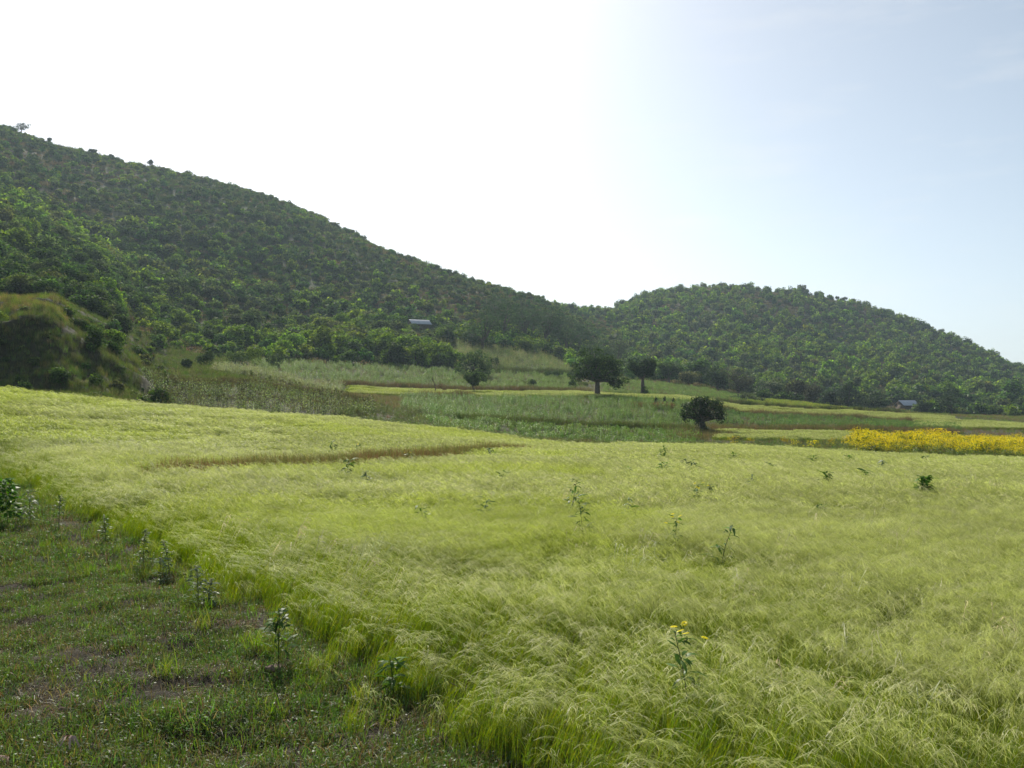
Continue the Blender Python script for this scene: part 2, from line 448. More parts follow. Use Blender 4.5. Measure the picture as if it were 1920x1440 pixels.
def scatter(name, label, cat, P, rotz, scale, idx, tint, coll, tilt=None):
    """ground cover nobody could count: one object that strews plant clumps over points"""
    n = len(P)
    me = bpy.data.meshes.new(name)
    me.vertices.add(n); me.vertices.foreach_set('co', np.asarray(P, np.float32).ravel())
    rot = np.zeros((n, 3), np.float32)
    if tilt is not None: rot[:, :2] = tilt
    rot[:, 2] = rotz
    a = me.attributes.new('rot', 'FLOAT_VECTOR', 'POINT'); a.data.foreach_set('vector', rot.ravel())
    sca = np.asarray(scale, np.float32)
    if sca.ndim == 1: sca = np.repeat(sca[:, None], 3, 1)
    a = me.attributes.new('size', 'FLOAT_VECTOR', 'POINT'); a.data.foreach_set('vector', np.ascontiguousarray(sca).ravel())
    a = me.attributes.new('pick', 'INT', 'POINT'); a.data.foreach_set('value', np.asarray(idx, np.int32))
    a = me.attributes.new('tint', 'FLOAT_COLOR', 'POINT')
    a.data.foreach_set('color', np.concatenate([np.asarray(tint, np.float32), np.ones((n, 1), np.float32)], 1).ravel())
    o = bpy.data.objects.new(name, me); sc.collection.objects.link(o)
    g = bpy.data.node_groups.new(name + '_strewing', 'GeometryNodeTree')
    g.interface.new_socket('Geometry', in_out='INPUT', socket_type='NodeSocketGeometry')
    g.interface.new_socket('Geometry', in_out='OUTPUT', socket_type='NodeSocketGeometry')
    N = g.nodes.new; K = g.links.new
    gi = N('NodeGroupInput'); go = N('NodeGroupOutput')
    ci = N('GeometryNodeCollectionInfo'); ci.inputs['Collection'].default_value = coll
    ci.inputs['Separate Children'].default_value = True; ci.inputs['Reset Children'].default_value = True
    ip = N('GeometryNodeInstanceOnPoints'); ip.inputs['Pick Instance'].default_value = True
    def na(nm, ty):
        k = N('GeometryNodeInputNamedAttribute'); k.data_type = ty; k.inputs['Name'].default_value = nm
        return [s for s in k.outputs if s.enabled and s.name == 'Attribute'][0]
    K(gi.outputs[0], ip.inputs['Points']); K(ci.outputs[0], ip.inputs['Instance'])
    K(na('pick', 'INT'), ip.inputs['Instance Index'])
    K(na('rot', 'FLOAT_VECTOR'), ip.inputs['Rotation'])
    K(na('size', 'FLOAT_VECTOR'), ip.inputs['Scale'])
    K(ip.outputs[0], go.inputs[0])
    md = o.modifiers.new('strewing', 'NODES'); md.node_group = g
    return tag(o, label, cat, kind='stuff')

def sample(rng, n, px0, px1, Y0, Y1):
    Y = np.sqrt(rng.uniform(Y0 * Y0, Y1 * Y1, n)); px = rng.uniform(px0, px1, n)
    return (px - 960) / F * Y, Y
def area(px0, px1, Y0, Y1): return (px1 - px0) / F * (Y1 * Y1 - Y0 * Y0) / 2
def strew(rng, dens, px0, px1, Y0, Y1, mask):
    n = int(dens * area(px0, px1, Y0, Y1))
    x, y = sample(rng, n, px0, px1, Y0, Y1)
    k = mask(x, y)
    return x[k], y[k]
def tints(rng, n, base=(1, 1, 1), v=.12, h=.06):
    t = np.asarray(base, float)[None] * (1 + rng.normal(0, v, (n, 1))) * (1 + rng.normal(0, h, (n, 3)))
    return np.clip(t, .2, 3)

# ================================================================== GROUND AND HILLS
def in_band(px, s, pa, pb, sa, sb): return (px > pa) & (px < pb) & (s > sa) & (s < sb)

def ground_colour(x, y):
    px = PX(x, y); s = S(x, y); n = len(x)
    c = np.tile(np.array([.075, .062, .036]), (n, 1))           # field soil under the crop
    def put(w, col):
        nonlocal c
        w = np.clip(w, 0, 1)[:, None]; c = c * (1 - w) + np.asarray(col)[None] * w
    nz = fbm(x / 2.2, y / 2.2, 51, 4)
    verge = np.clip((edge_x(y) - x + .2) / .5, 0, 1) * (y < 40)
    put(verge, (.034, .036, .015))
    put(verge * sstep(.5, .62, nz), (.030, .024, .015))
    put(sstep(3.0, 3.3, s) * (y > 20), (.045, .046, .020))
    # hill floor: dry grass, earth and green
    hn = fbm(x / 22, y / 22, 61, 5); hn2 = fbm(x / 7, y / 7, 66, 4)
    hill = sstep(7.6, 8.2, s)
    put(hill, (.042, .050, .018))
    put(hill * sstep(.5, .65, hn), (.058, .052, .026))
    put(hill * sstep(.55, .7, hn2), (.055, .075, .024))
    put(sstep(10.3, 10.7, s) * (px > 1250) * (px < 1700) * sstep(.35, .55, hn), (.10, .085, .045))
    put((s > 10.2) * (s < 11.2) * (px > 1840) * sstep(.35, .5, hn), (.12, .095, .055))
    # bank
    bank = sstep(3.6, 4.0, s) * (1 - sstep(7.4, 8.2, s)) * (1 - sstep(270, 360, px)) * (y > 25)
    put(bank, (.034, .040, .015))
    put(bank * sstep(.5, .62, nz), (.05, .042, .022))
    put(bank * sstep(5.0, 5.3, s) * sstep(.45, .6, hn2), (.06, .06, .028))
    put(bank * (1 - sstep(4.8, 5.2, s)) * sstep(4.0, 4.2, s), (.045, .045, .02))
    # pale harvested strips and banks
    put(in_band(px, s, 640, 1320, 6.0, 7.0), (.09, .10, .035))
    put(in_band(px, s, 1330, 1760, 6.0, 6.7), (.15, .14, .07))
    put(in_band(px, s, 1700, 2400, 5.6, 6.4), (.14, .15, .065))
    put(in_band(px, s, 1340, 1590, 4.35, 5.0), (.10, .115, .04))
    return c

def make_ground():
    azf = np.radians(np.arange(-37, 37.01, .085))
    azl = np.radians(np.concatenate([np.arange(-180, -60, 6), np.arange(-60, -37, .6)]))
    azr = np.radians(np.concatenate([np.arange(37.3, 60, .6), np.arange(60, 180, 6)]))
    az = np.concatenate([azl, azf, azr])
    rr = [0.6]
    while rr[-1] < 3400:
        r = rr[-1]
        k = 1.03 if r < 4.5 else (1.008 if r < 16 else (1.011 if r < 60 else (1.006 if r < 130 else (1.009 if r < 640 else 1.06))))
        rr.append(r * k)
    rr = np.array(rr)
    A, Rr = np.meshgrid(az, rr)
    x = (np.sin(A) * Rr).ravel(); y = (np.cos(A) * Rr).ravel()
    z = H(x, y); na = len(az); nr = len(rr)
    col = ground_colour(x, y)
    i = np.arange(nr - 1)[:, None]; j = np.arange(na)[None]
    j2 = (j + 1) % na
    q = np.stack([i * na + j, i * na + j2, (i + 1) * na + j2, (i + 1) * na + j], -1).reshape(-1, 4)
    V = np.stack([x, y, z], 1)
    fc = V[q].mean(1)
    s = S(fc[:, 0], fc[:, 1]); px = PX(fc[:, 0], fc[:, 1])
    hill = (s > 8.0) & (s < 12.0) & (fc[:, 1] > 60) & (px > -890) & (px < 2790)
    split = 1120 + (s - 8) * 30
    for nm, m_, lab, cat in (('ground', ~hill, 'valley floor of field soil, turf and terraced earth', 'ground'),
                        ('hill', hill & (px <= split), 'tall scrub-covered hill descending from the upper left corner', 'hill'),
                        ('hill', hill & (px > split), 'lower rounded scrub-covered hill on the right', 'hill')):
        qq = q[m_]; used, inv = np.unique(qq.ravel(), return_inverse=True)
        mb = MB(); mb.add(V[used], inv.reshape(-1, 4), col[used])
        if nm == 'ground':
            cx, cy = 0, 0
            first = np.where(used < na)[0]
            mb.add([(0, 0, Hs(0, 0))], None, (.07, .06, .03))
            cidx = mb.n - 1
            mb.t.append(np.array([(first[(k + 1) % len(first)], first[k], cidx) for k in range(len(first))])); mb.mt.append(np.zeros(len(first)))
        o = obj(nm, mb.mesh(nm, M_ground, True))
        tag(o, lab, cat, kind='structure')
make_ground()

# ================================================================== TEFF
def teff_clump(seed, n, rad, wk, nb, height=.56, lean=.25, pan=1.0, detail=2):
    rng = np.random.default_rng(seed); mb = MB()
    a = rng.uniform(0, 2 * PI, n); r = rad * np.sqrt(rng.random(n))
    bx = np.cos(a) * r; by = np.sin(a) * r
    Lh = height * rng.normal(1, .12, n)
    ld = rng.normal(0, .38, n); le = lean * rng.uniform(.4, 1.7, n)
    dx = np.cos(ld); dy = np.sin(ld)
    t = np.array([0, .4, .75, 1.0])
    P = np.zeros((n, 4, 3))
    P[:, :, 0] = bx[:, None] + dx[:, None] * le[:, None] * t ** 2
    P[:, :, 1] = by[:, None] + dy[:, None] * le[:, None] * t ** 2
    P[:, :, 2] = Lh[:, None] * t * (1 - .08 * t)
    cs = np.array([.18, .25, .03])[None] * (1 + rng.normal(0, .2, (n, 1)))
    yl = rng.random(n) < .3
    cs[yl] = np.array([.27, .29, .04]) * (1 + rng.normal(0, .15, (yl.sum(), 1)))
    strips(mb, P, np.array([.0032, .0028, .0022, .0018])[None] * wk, cs, rng=rng)
    # narrow leaves
    k = n * 2
    j = rng.integers(0, n, k); f = rng.uniform(.05, .6, k)
    b0 = np.stack([bx[j] + dx[j] * le[j] * f ** 2, by[j] + dy[j] * le[j] * f ** 2, Lh[j] * f], 1)
    aa = rng.normal(0, 1.2, k); ll = rng.uniform(.16, .34, k) * height / .56
    tt = np.array([0, .45, 1.0])
    P = b0[:, None, :] + np.stack([np.cos(aa)[:, None] * ll[:, None] * (.25 * tt + .35 * tt ** 2),
                                   np.sin(aa)[:, None] * ll[:, None] * (.25 * tt + .35 * tt ** 2),
                                   ll[:, None] * (.95 * tt - .35 * tt ** 2)], -1)
    cl = np.array([.145, .24, .03])[None] * (1 + rng.normal(0, .22, (k, 1)))
    yl = rng.random(k) < .22
    cl[yl] = np.array([.29, .30, .04])
    strips(mb, P, np.array([.0045, .004, .0008])[None] * wk, cl, rng=rng)
    # drooping panicles
    has = np.where(rng.random(n) < pan)[0]
    m = len(has)
    if m:
        top = np.stack([bx + dx * le, by + dy * le, Lh * .92], 1)[has]
        pl = rng.uniform(.20, .34, m); pa = ld[has] + rng.normal(0, .25, m); dr = rng.uniform(.15, .95, m)
        def arc(u):        # u (m,) 0..1 along the panicle
            return top + np.stack([np.cos(pa) * pl * (.45 * u + .42 * u * u), np.sin(pa) * pl * (.45 * u + .42 * u * u),
                                   pl * (.62 * u - (.45 + .75 * dr) * u * u)], 1)
        cp = np.array([.42, .455, .18])[None] * (1 + rng.normal(0, .16, (m, 1)))
        ur = rng.random(m) < .10
        cp[ur] = np.array([.56, .55, .34])
        us = np.linspace(0, 1, 4)
        strips(mb, np.stack([arc(np.full(m, u)) for u in us], 1), np.array([.003, .004, .004, .0015])[None] * wk, cp, rng=rng)
        for b in range(nb):
            u0 = rng.uniform(.08, .95, m); p0 = arc(u0); p1 = arc(np.minimum(u0 + .25, 1.1))
            d = p1 - p0; d /= np.linalg.norm(d, axis=1, keepdims=True)
            d = d + rng.normal(0, .38, (m, 3)); d[:, 2] -= .15
            bl = rng.uniform(.05, .11, m)[:, None]
            e = p0 + d * bl; mid = p0 + d * bl * .55 + np.array([0, 0, .006]); e[:, 2] -= .012
            strips(mb, np.stack([p0, mid, e], 1), np.array([.0016, .0034, .0016])[None] * wk, cp * (1 + rng.normal(0, .1, (m, 1))), rng=rng)
    return mb.mesh('teff_clump', M_teff)

rng = np.random.default_rng(7)
T_near = sources('teff_clump', [teff_clump(100 + i, 17, .13, .68, 22, pan=.56) for i in range(7)])
T_stem = sources('teff_stem_clump', [teff_clump(120 + i, 20, .13, .9, 12, height=.47, lean=.12, pan=.22) for i in range(5)])
T_mid = sources('teff_tuft', [teff_clump(140 + i, 38, .26, 1.5, 11, pan=.85) for i in range(6)])
T_far = sources('teff_swathe', [teff_clump(160 + i, 70, .55, 4.2, 4, pan=.95) for i in range(6)])
T_dist = sources('teff_stand', [teff_clump(180 + i, 110, 1.2, 13, 3, pan=.95) for i in range(5)])

# bund between the two teff fields
BUND = [at(p[0], p[1], .45) for p in ((275, 890), (330, 888), (400, 884), (500, 875), (640, 868), (760, 859), (850, 851), (960, 842))]
BUND = np.array(BUND)
def dist_poly(x, y, pl):
    d = np.full(len(x), 1e9)
    for (ax, ay), (bx_, by_) in zip(pl[:-1], pl[1:]):
        vx, vy = bx_ - ax, by_ - ay
        t = np.clip(((x - ax) * vx + (y - ay) * vy) / (vx * vx + vy * vy), 0, 1)
        d = np.minimum(d, np.hypot(x - ax - t * vx, y - ay - t * vy))
    return d

def edge_wob(x, y): return (fbm(x / .8, y / .8, 71, 3) - .5) * .9 + (fbm(x / 3, y / 3, 72, 2) - .5) * .7 - .1

def teff_mask(x, y, margin=0.0):
    s = S(x, y); px = PX(x, y)
    e = edge_x(y) + edge_wob(x, y)
    k = ((x > e + margin) | (y > 33)) & (s < 3.0 + (fbm(x / 5, y / 5, 73, 2) - .5) * .06)
    k &= dist_poly(x, y, BUND) > .95
    thin = sstep(.56, .68, fbm(x / .7, y / .7, 79, 3)) * (1 - sstep(1.0, 3.5, x - edge_x(y))) * (y < 20)
    k &= rng.random(len(x)) > thin * .8
    return k

def teff_tint(x, y, n):
    big = fbm(x / 7, y / 7, 81, 4); sm = fbm(x / 1.4, y / 1.4, 83, 3)
    v = (.78 + .30 * big + .22 * sm)
    t = np.stack([v, v, v], 1)
    yl = sstep(.48, .62, fbm(x / 9 + 3, y / 5, 87, 4)) * (x < 2)
    t *= (1 - yl[:, None] * np.array([.04, .0, .30])[None])
    return np.clip(t * np.array([.98, 1.0, .90]) * (1 + rng.normal(0, .07, (len(x), 1))), .3, 2)

def lean_rot(x, y):
    # the wind lays the heads to the right, in gusts
    return (fbm(x / 3.5, y / 3.5, 91, 3) - .5) * 1.5 + rng.normal(0, .22, len(x)) + .2

def teff_object(name, label, x, y, coll, nvar, s0=.9, s1=1.12):
    n = len(x)
    hgt = (.76 + .44 * fbm(x / 1.7, y / 1.7, 95, 3)) * np.where(y < 33, .5 + .5 * sstep(-.3, 1.1, x - edge_x(y)), 1)
    scl = rng.uniform(s0, s1, n)
    size = np.stack([scl, scl, scl * hgt], 1)
    return scatter(name, label, 'teff', np.stack([x, y, H(x, y) - .01], 1), lean_rot(x, y), size, rng.integers(0, nvar, n), teff_tint(x, y, n), coll)

def near_edge(x, y): return np.where(y < 33, x - edge_x(y), 9.0)
stemzone = lambda x, y: np.clip(1.25 - near_edge(x, y) / 2.1, 0, 1) + .8 * sstep(.56, .66, fbm(x / 6 + 9, y / 3.2, 99, 3)) * (x < 3)
x, y = strew(rng, 54, -250, 2600, 4.6, 15.5, lambda x, y: teff_mask(x, y))
pk = rng.random(len(x)) < stemzone(x, y)
teff_object('teff_grass', 'pale green seed-headed teff bending over along the near field', x[~pk], y[~pk], T_near, 7)
teff_object('teff_grass', 'yellow-green bare teff stems along the near field edge', x[pk], y[pk], T_stem, 5)
x, y = strew(rng, 17, -250, 2400, 15.2, 32, lambda x, y: teff_mask(x, y))
pk = rng.random(len(x)) < .75 * stemzone(x, y)
teff_object('teff_grass', 'wind-combed pale teff across the middle of the field', x[~pk], y[~pk], T_mid, 6)
x2, y2 = x[pk], y[pk]
x2 = np.concatenate([x2 + rng.normal(0, .15, len(x2)) for _ in range(3)]); y2 = np.concatenate([y2 + rng.normal(0, .15, len(pk[pk])) for _ in range(3)])
teff_object('teff_grass', 'yellower thin teff in patches of the middle field', x2, y2, T_stem, 5, 1.0, 1.3)
x, y = strew(rng, 6.0, -300, 2250, 31.5, 64, lambda x, y: teff_mask(x, y))
teff_object('teff_grass', 'smooth pale teff toward the far field edge', x, y, T_far, 6)
# short straggling stems where the crop thins into the verge
def m_fringe(x, y):
    d = x - edge_x(y) - edge_wob(x, y)
    return (d > -.75) & (d < .5) & (rng.random(len(x)) < .25 + .75 * sstep(-.7, .1, d)) & (fbm(x / .5, y / .5, 78, 2) > .38)
x, y = strew(rng, 34, -100, 1150, 4.6, 30, m_fringe)
n = len(x); d = x - edge_x(y)
sz = rng.uniform(.4, .95, n) * (.65 + .35 * sstep(-.7, .4, d))
scatter('teff_grass', 'short sparse yellow-green stems fringing the teff', 'teff', np.stack([x, y, H(x, y) - .01], 1), lean_rot(x, y) + rng.normal(0, .8, n), np.stack([sz, sz, sz], 1), rng.integers(0, 5, n), teff_tint(x, y, n), T_stem)
# pale taller seed heads, standing above the crop
def awn_clump(seed):
    rg = np.random.default_rng(seed); mb = MB()
    for i in range(3):
        b = np.array([rg.normal(0, .05), rg.normal(0, .05), 0]); hh = rg.uniform(.55, .75); a = rg.normal(.1, .7); ln = rg.uniform(.1, .3)
        d = np.array([math.cos(a), math.sin(a), 0]); tt = np.array([0, .4, .75, .95, 1.05, 1.1])
        P = np.stack([b + d * ln * t_ ** 2 + [0, 0, hh * min(t_, 2 - t_ * 1.02) * 1.0] for t_ in tt])[None]
        strips(mb, P, np.array([[.002, .002, .002, .006, .007, .001]]), np.array([.55, .53, .33]) * rg.uniform(.8, 1.1), rng=rg)
        top = P[0, 2]; end = P[0, 5]
        for j in range(9):
            f_ = j / 8; p = P[0, 2] * (1 - f_) + P[0, 4] * f_
            e = p + d * .05 + rg.normal(0, .018, 3) + [0, 0, -.01]
            strips(mb, np.array([[p, (p + e) / 2 + [0, 0, .006], e]]), np.array([[.002, .006, .001]]), np.array([.6, .57, .36]) * rg.uniform(.8, 1.1), rng=rg)
    return mb.mesh('seed_head_clump', M_teff)
AWN = sources('seed_head_clump', [awn_clump(190 + i) for i in range(5)])
x, y = strew(rng, 2.2, -200, 2150, 5.2, 24, lambda x, y: teff_mask(x, y, .4))
k = rng.random(len(x)) < .15 + sstep(.5, .66, fbm(x / 2.5, y / 2.5, 88, 3))
x, y = x[k], y[k]; n = len(x)
scatter('seed_heads', 'pale ripe seed heads rising above the teff', 'seed heads', np.stack([x, y, H(x, y) - .01], 1), lean_rot(x, y), rng.uniform(.85, 1.15, n), rng.integers(0, 5, n), tints(rng, n, (1, 1, 1), .12), AWN)
# the narrow upper strips
def strip_mask(x, y):
    px = PX(x, y); s = S(x, y)
    return (in_band(px, s, 655, 1330, 6.02, 6.98) | in_band(px, s, 1345, 1590, 4.35, 4.98)
            | in_band(px, s, 1720, 2200, 5.55, 6.3) | in_band(px, s, 1345, 1780, 6.05, 6.72))
x, y = strew(rng, 1.1, 640, 2200, 78, 200, strip_mask)
teff_object('teff_grass', 'pale ripe teff on narrow terrace strips among the trees', x, y, T_dist, 5, .7, .9)
print('teff done')

# ================================================================== TURF ON THE VERGE
def blade_clump(name, seed, n, rad, h0, h1, wd, cols, mat, spread=.6, wk=1.0, flop=.5):
    rng = np.random.default_rng(seed); mb = MB()
    a = rng.uniform(0, 2 * PI, n); r = rad * np.sqrt(rng.random(n))
    b0 = np.stack([np.cos(a) * r, np.sin(a) * r, np.zeros(n)], 1)
    aa = rng.uniform(0, 2 * PI, n); ll = rng.uniform(h0, h1, n); sp = rng.uniform(.1, 1, n) * spread
    t = np.array([0, .4, .75, 1.0])
    P = b0[:, None, :] + np.stack([np.cos(aa)[:, None] * (ll * sp)[:, None] * t ** 1.6, np.sin(aa)[:, None] * (ll * sp)[:, None] * t ** 1.6,
                                   ll[:, None] * (t - flop * sp[:, None] * t ** 2.2)], -1)
    c = np.asarray(cols)[rng.integers(0, len(cols), n)] * (1 + rng.normal(0, .2, (n, 1)))
    strips(mb, P, wd * np.array([.9, 1, .7, .1])[None] * rng.uniform(.6, 1.3, (n, 1)) * wk, c, rng=rng)
    return mb, rng
def turf_clump(seed):
    mb, rng = blade_clump('turf', seed, 46, .13, .04, .12, .005, [(.11, .19, .03), (.09, .165, .03), (.17, .19, .045), (.15, .11, .05), (.085, .15, .035)], None, 1.1)
    k = 12
    a = rng.uniform(0, 2 * PI, k); r = .13 * np.sqrt(rng.random(k))
    C = np.stack([np.cos(a) * r, np.sin(a) * r, rng.uniform(.015, .06, k)], 1)
    N = rng.normal(0, .35, (k, 3)); N[:, 2] += 1
    cards(mb, C, N, .022, .014, np.array([.09, .17, .05])[None] * (1 + rng.normal(0, .2, (k, 1))), rng)
    return mb.mesh('turf_clump', M_crop)
def dead_clump(seed):
    mb, rng = blade_clump('thatch', seed, 40, .14, .05, .14, .004, [(.17, .14, .07), (.21, .17, .095), (.11, .09, .05), (.15, .16, .05)], None, 1.8, flop=.75)
    return mb.mesh('dead_grass_clump', M_crop)
def tall_tuft(seed):
    mb, rng = blade_clump('tuft', seed, 40, .10, .14, .34, .006, [(.15, .25, .03), (.18, .27, .04), (.24, .26, .05)], None, .6)
    return mb.mesh('grass_tuft', M_crop)
TURF = sources('turf_clump', [turf_clump(200 + i) for i in range(7)] + [dead_clump(210 + i) for i in range(4)])
TUFT = sources('grass_tuft', [tall_tuft(220 + i) for i in range(5)])
def verge_mask(x, y):
    e = edge_x(y) + edge_wob(x, y)
    return (x < e + .35) & (y < 36)
x, y = strew(rng, 120, -500, 1000, 4.2, 13, verge_mask)
x2, y2 = strew(rng, 38, -350, 700, 13, 33, verge_mask)
x = np.concatenate([x, x2]); y = np.concatenate([y, y2])
bare = fbm(x / .9, y / .55, 111, 4) + .07 * np.exp(-((x - edge_x(y) + 1.3) / .8) ** 2) * (y < 12) + .09 * (1 - sstep(5.6, 8.5, y))
k = rng.random(len(x)) > sstep(.62, .72, bare) * .7
x, y, bare = x[k], y[k], bare[k]
n = len(x)
dead = rng.random(n) < (.05 + .5 * sstep(.57, .69, bare))
idx = np.where(dead, rng.integers(7, 11, n), rng.integers(0, 7, n))
gr = fbm(x / 2.2, y / 2.2, 113, 3)
sizev = rng.uniform(.7, 1.25, n) * (.75 + .5 * gr) * np.where(y > 13, 1.35, 1)
scatter('verge_grass', 'short trampled green and brown grass of the verge', 'grass', np.stack([x, y, H(x, y) - .006], 1), rng.uniform(0, 2 * PI, n), sizev, idx, tints(rng, n, (1, 1, 1), .18), TURF)
x, y = strew(rng, 6, -300, 1000, 4.6, 33, verge_mask)
k = rng.random(len(x)) < sstep(.42, .6, fbm(x / 1.6, y / 1.6, 115, 3)) * .3 + .7 * sstep(-2.2, -.1, x - edge_x(y)) * (y > 9)
x, y = x[k], y[k]; n = len(x)
scatter('tall_grass', 'taller bright green grass tufts in the verge', 'grass', np.stack([x, y, H(x, y) - .01], 1), rng.uniform(0, 2 * PI, n), rng.uniform(.35, .95, n), rng.integers(0, 5, n), tints(rng, n, (.8, .85, .85), .2), TUFT)
print('verge done')

# ================================================================== BUND GRASSES, CROPS
def bund_clump(seed, cols, h0=.45, h1=.95, n=46, rad=.35, wd=.012):
    mb, rng = blade_clump('bund', seed, n, rad, h0, h1, wd, cols, None, .55)
    return mb.mesh('bund_grass_clump', M_crop)
RED = [(.19, .115, .065), (.16, .10, .06), (.23, .155, .095), (.13, .13, .05)]
GRN = [(.10, .17, .03), (.13, .19, .04), (.17, .18, .05), (.08, .14, .035)]
OLV = [(.13, .14, .05), (.17, .15, .07), (.10, .12, .04), (.22, .19, .09)]
BUNDC = sources('bund_grass_clump', [bund_clump(300 + i, RED) for i in range(4)] + [bund_clump(310 + i, GRN) for i in range(4)] + [bund_clump(320 + i, OLV) for i in range(4)])

def herb_clump(seed, cols, h=.8, n=9, rad=.4, leaf=.09, yellow=0):
    rng = np.random.default_rng(seed); mb = MB()
    for i in range(n):
        a = rng.uniform(0, 2 * PI); r = rad * math.sqrt(rng.random()); hh = h * rng.uniform(.6, 1.15)
        lx, ly = rng.normal(0, .12, 2) * hh
        b = np.array([math.cos(a) * r, math.sin(a) * r, 0])
        P = np.array([b, b + [lx * .4, ly * .4, hh * .5], b + [lx, ly, hh]])[None]
        strips(mb, P, np.array([[.014, .011, .006]]), np.array([.10, .11, .04]), rng=rng)
        k = 26
        f = rng.uniform(.15, 1, k) ** .8
        th = rng.uniform(0, 2 * PI, k); rd = rng.uniform(.03, .16, k) * (1.2 - .6 * f)
        C = b[None] + np.stack([lx * f ** 2 + np.cos(th) * rd, ly * f ** 2 + np.sin(th) * rd, hh * f], 1)
        N = np.stack([np.cos(th) * .3, np.sin(th) * .3, np.full(k, .8)], 1) + rng.normal(0, .35, (k, 3))
        c = np.asarray(cols)[rng.integers(0, len(cols), k)] * (1 + rng.normal(0, .2, (k, 1)))
        cards(mb, C, N, leaf * rng.uniform(.7, 1.5, k), leaf * .42, c, rng)
        if yellow:
            k = yellow
            C = b[None] + np.stack([lx + rng.normal(0, .13, k), ly + rng.normal(0, .13, k), hh + rng.uniform(-.16, .08, k)], 1)
            N = rng.normal(0, .5, (k, 3)); N[:, 2] += .8
            cards(mb, C, N, .068, .064, np.array([.82, .72, .012])[None] * (1 + rng.normal(0, .12, (k, 1))), rng)
            cards(mb, C + [0, 0, .004], N, .056, .056, np.array([.84, .74, .012])[None] * (1 + rng.normal(0, .12, (k, 1))), rng)
    return mb.mesh('herb_clump', M_crop)
HERB = sources('herb_clump', [herb_clump(340 + i, GRN) for i in range(5)])
FLOW = sources('flower_clump', [herb_clump(350 + i, [(.13, .20, .03), (.11, .19, .03), (.17, .22, .04)], 1.25, 9, .5, .12, yellow=17) for i in range(5)])

def poly(points): return np.array([at(*p) for p in points])
def along(pl, n, width, rng):
    seg = np.hypot(*np.diff(pl, axis=0).T); cum = np.concatenate([[0], np.cumsum(seg)])
    t = rng.uniform(0, cum[-1], n)
    x = np.interp(t, cum, pl[:, 0]); y = np.interp(t, cum, pl[:, 1])
    return x + rng.normal(0, width, n), y + rng.normal(0, width, n)

def bund_strip(name, label, pl, n, width, kinds, s0, s1, tint=(1, 1, 1), cat='grass'):
    x, y = along(pl, n, width, rng)
    k = y > 4
    x, y = x[k], y[k]; n = len(x)
    k = rng.choice(kinds, n) * 4 + rng.integers(0, 4, n)
    # the reddish stretches come in patches
    swap = (fbm(x / 4, y / 4, 131, 3) < .47) & (k < 4)
    k = np.where(swap, k + 8, k)
    sz = rng.uniform(s0, s1, n) * (.7 + .6 * fbm(x / 3, y / 3, 133, 3))
    return scatter(name, label, cat, np.stack([x, y, H(x, y) - .02], 1), rng.uniform(0, 6.28, n), sz, k, tints(rng, n, tint, .15), BUNDC)

bund_strip('bund_grass', 'reddish dry grass on the low bund between the two teff fields', BUND[1:], 2600, .6, [0, 0, 0, 2, 1], .65, 1.15, (1.0, .94, .85))
# weedy margin along the far edge of the teff
EDGE3 = np.array([((p - 960) / F * y_, y_) for p, y_ in [(q_, float(np.interp(q_, PXG, _Yk[3])) + .8) for q_ in range(-200, 2300, 60)]])
def margin(pa, pb, off=0.0):
    return np.array([((p - 960) / F * (y_ + off), y_ + off) for p, y_ in [(q_, float(np.interp(q_, PXG, _Yk[3]))) for q_ in range(pa, pb, 25)]])
bund_strip('margin_grass', 'brownish grass margin behind the left teff field', margin(150, 900, 2.2), 1500, .7, [0, 2, 2, 1], .5, .8)

def zone_pts(dens, px0, px1, Y0, Y1, mask, gap=None):
    return strew(rng, dens, px0, px1, Y0, Y1, mask)
def cover(name, label, cat, x, y, coll, nvar, s0, s1, tint=(1, 1, 1), tv=.14, sink=.02, i0=0):
    n = len(x)
    sz = rng.uniform(s0, s1, n) * (.75 + .5 * fbm(x / 4, y / 4, 141, 3))
    return scatter(name, label, cat, np.stack([x, y, H(x, y) - sink], 1), rng.uniform(0, 6.28, n), sz, i0 + rng.integers(0, nvar, n), tints(rng, n, tint, tv), coll)

# weedy strip between teff and crops
def m_weeds(x, y):
    px = PX(x, y); s = S(x, y)
    return (s > 3.02) & (s < 4.05) & (px > 690) & (px < 1585)
x, y = strew(rng, 2.6, 680, 1600, 55, 84, m_weeds)
k = rng.random(len(x)) < .62
cover('weedy_grass', 'mixed weedy grass strip beyond the teff field', 'grass', x[k], y[k], BUNDC, 12, .4, .75)
cover('weedy_herbs', 'leafy green weeds beyond the teff field', 'weeds', x[~k], y[~k], HERB, 5, .5, .9)
def m_weeds2(x, y):
    px = PX(x, y); s = S(x, y)
    return (s > 3.02) & (s < 3.32 + .1 * fbm(x / 4, y / 4, 3, 2)) & (px >= 1560) & (px < 2150)
x, y = strew(rng, 4, 1560, 2150, 50, 66, m_weeds2)
cover('weedy_grass', 'olive weedy margin in front of the yellow flowers', 'grass', x, y, BUNDC, 12, .4, .7, (.95, .9, .9))
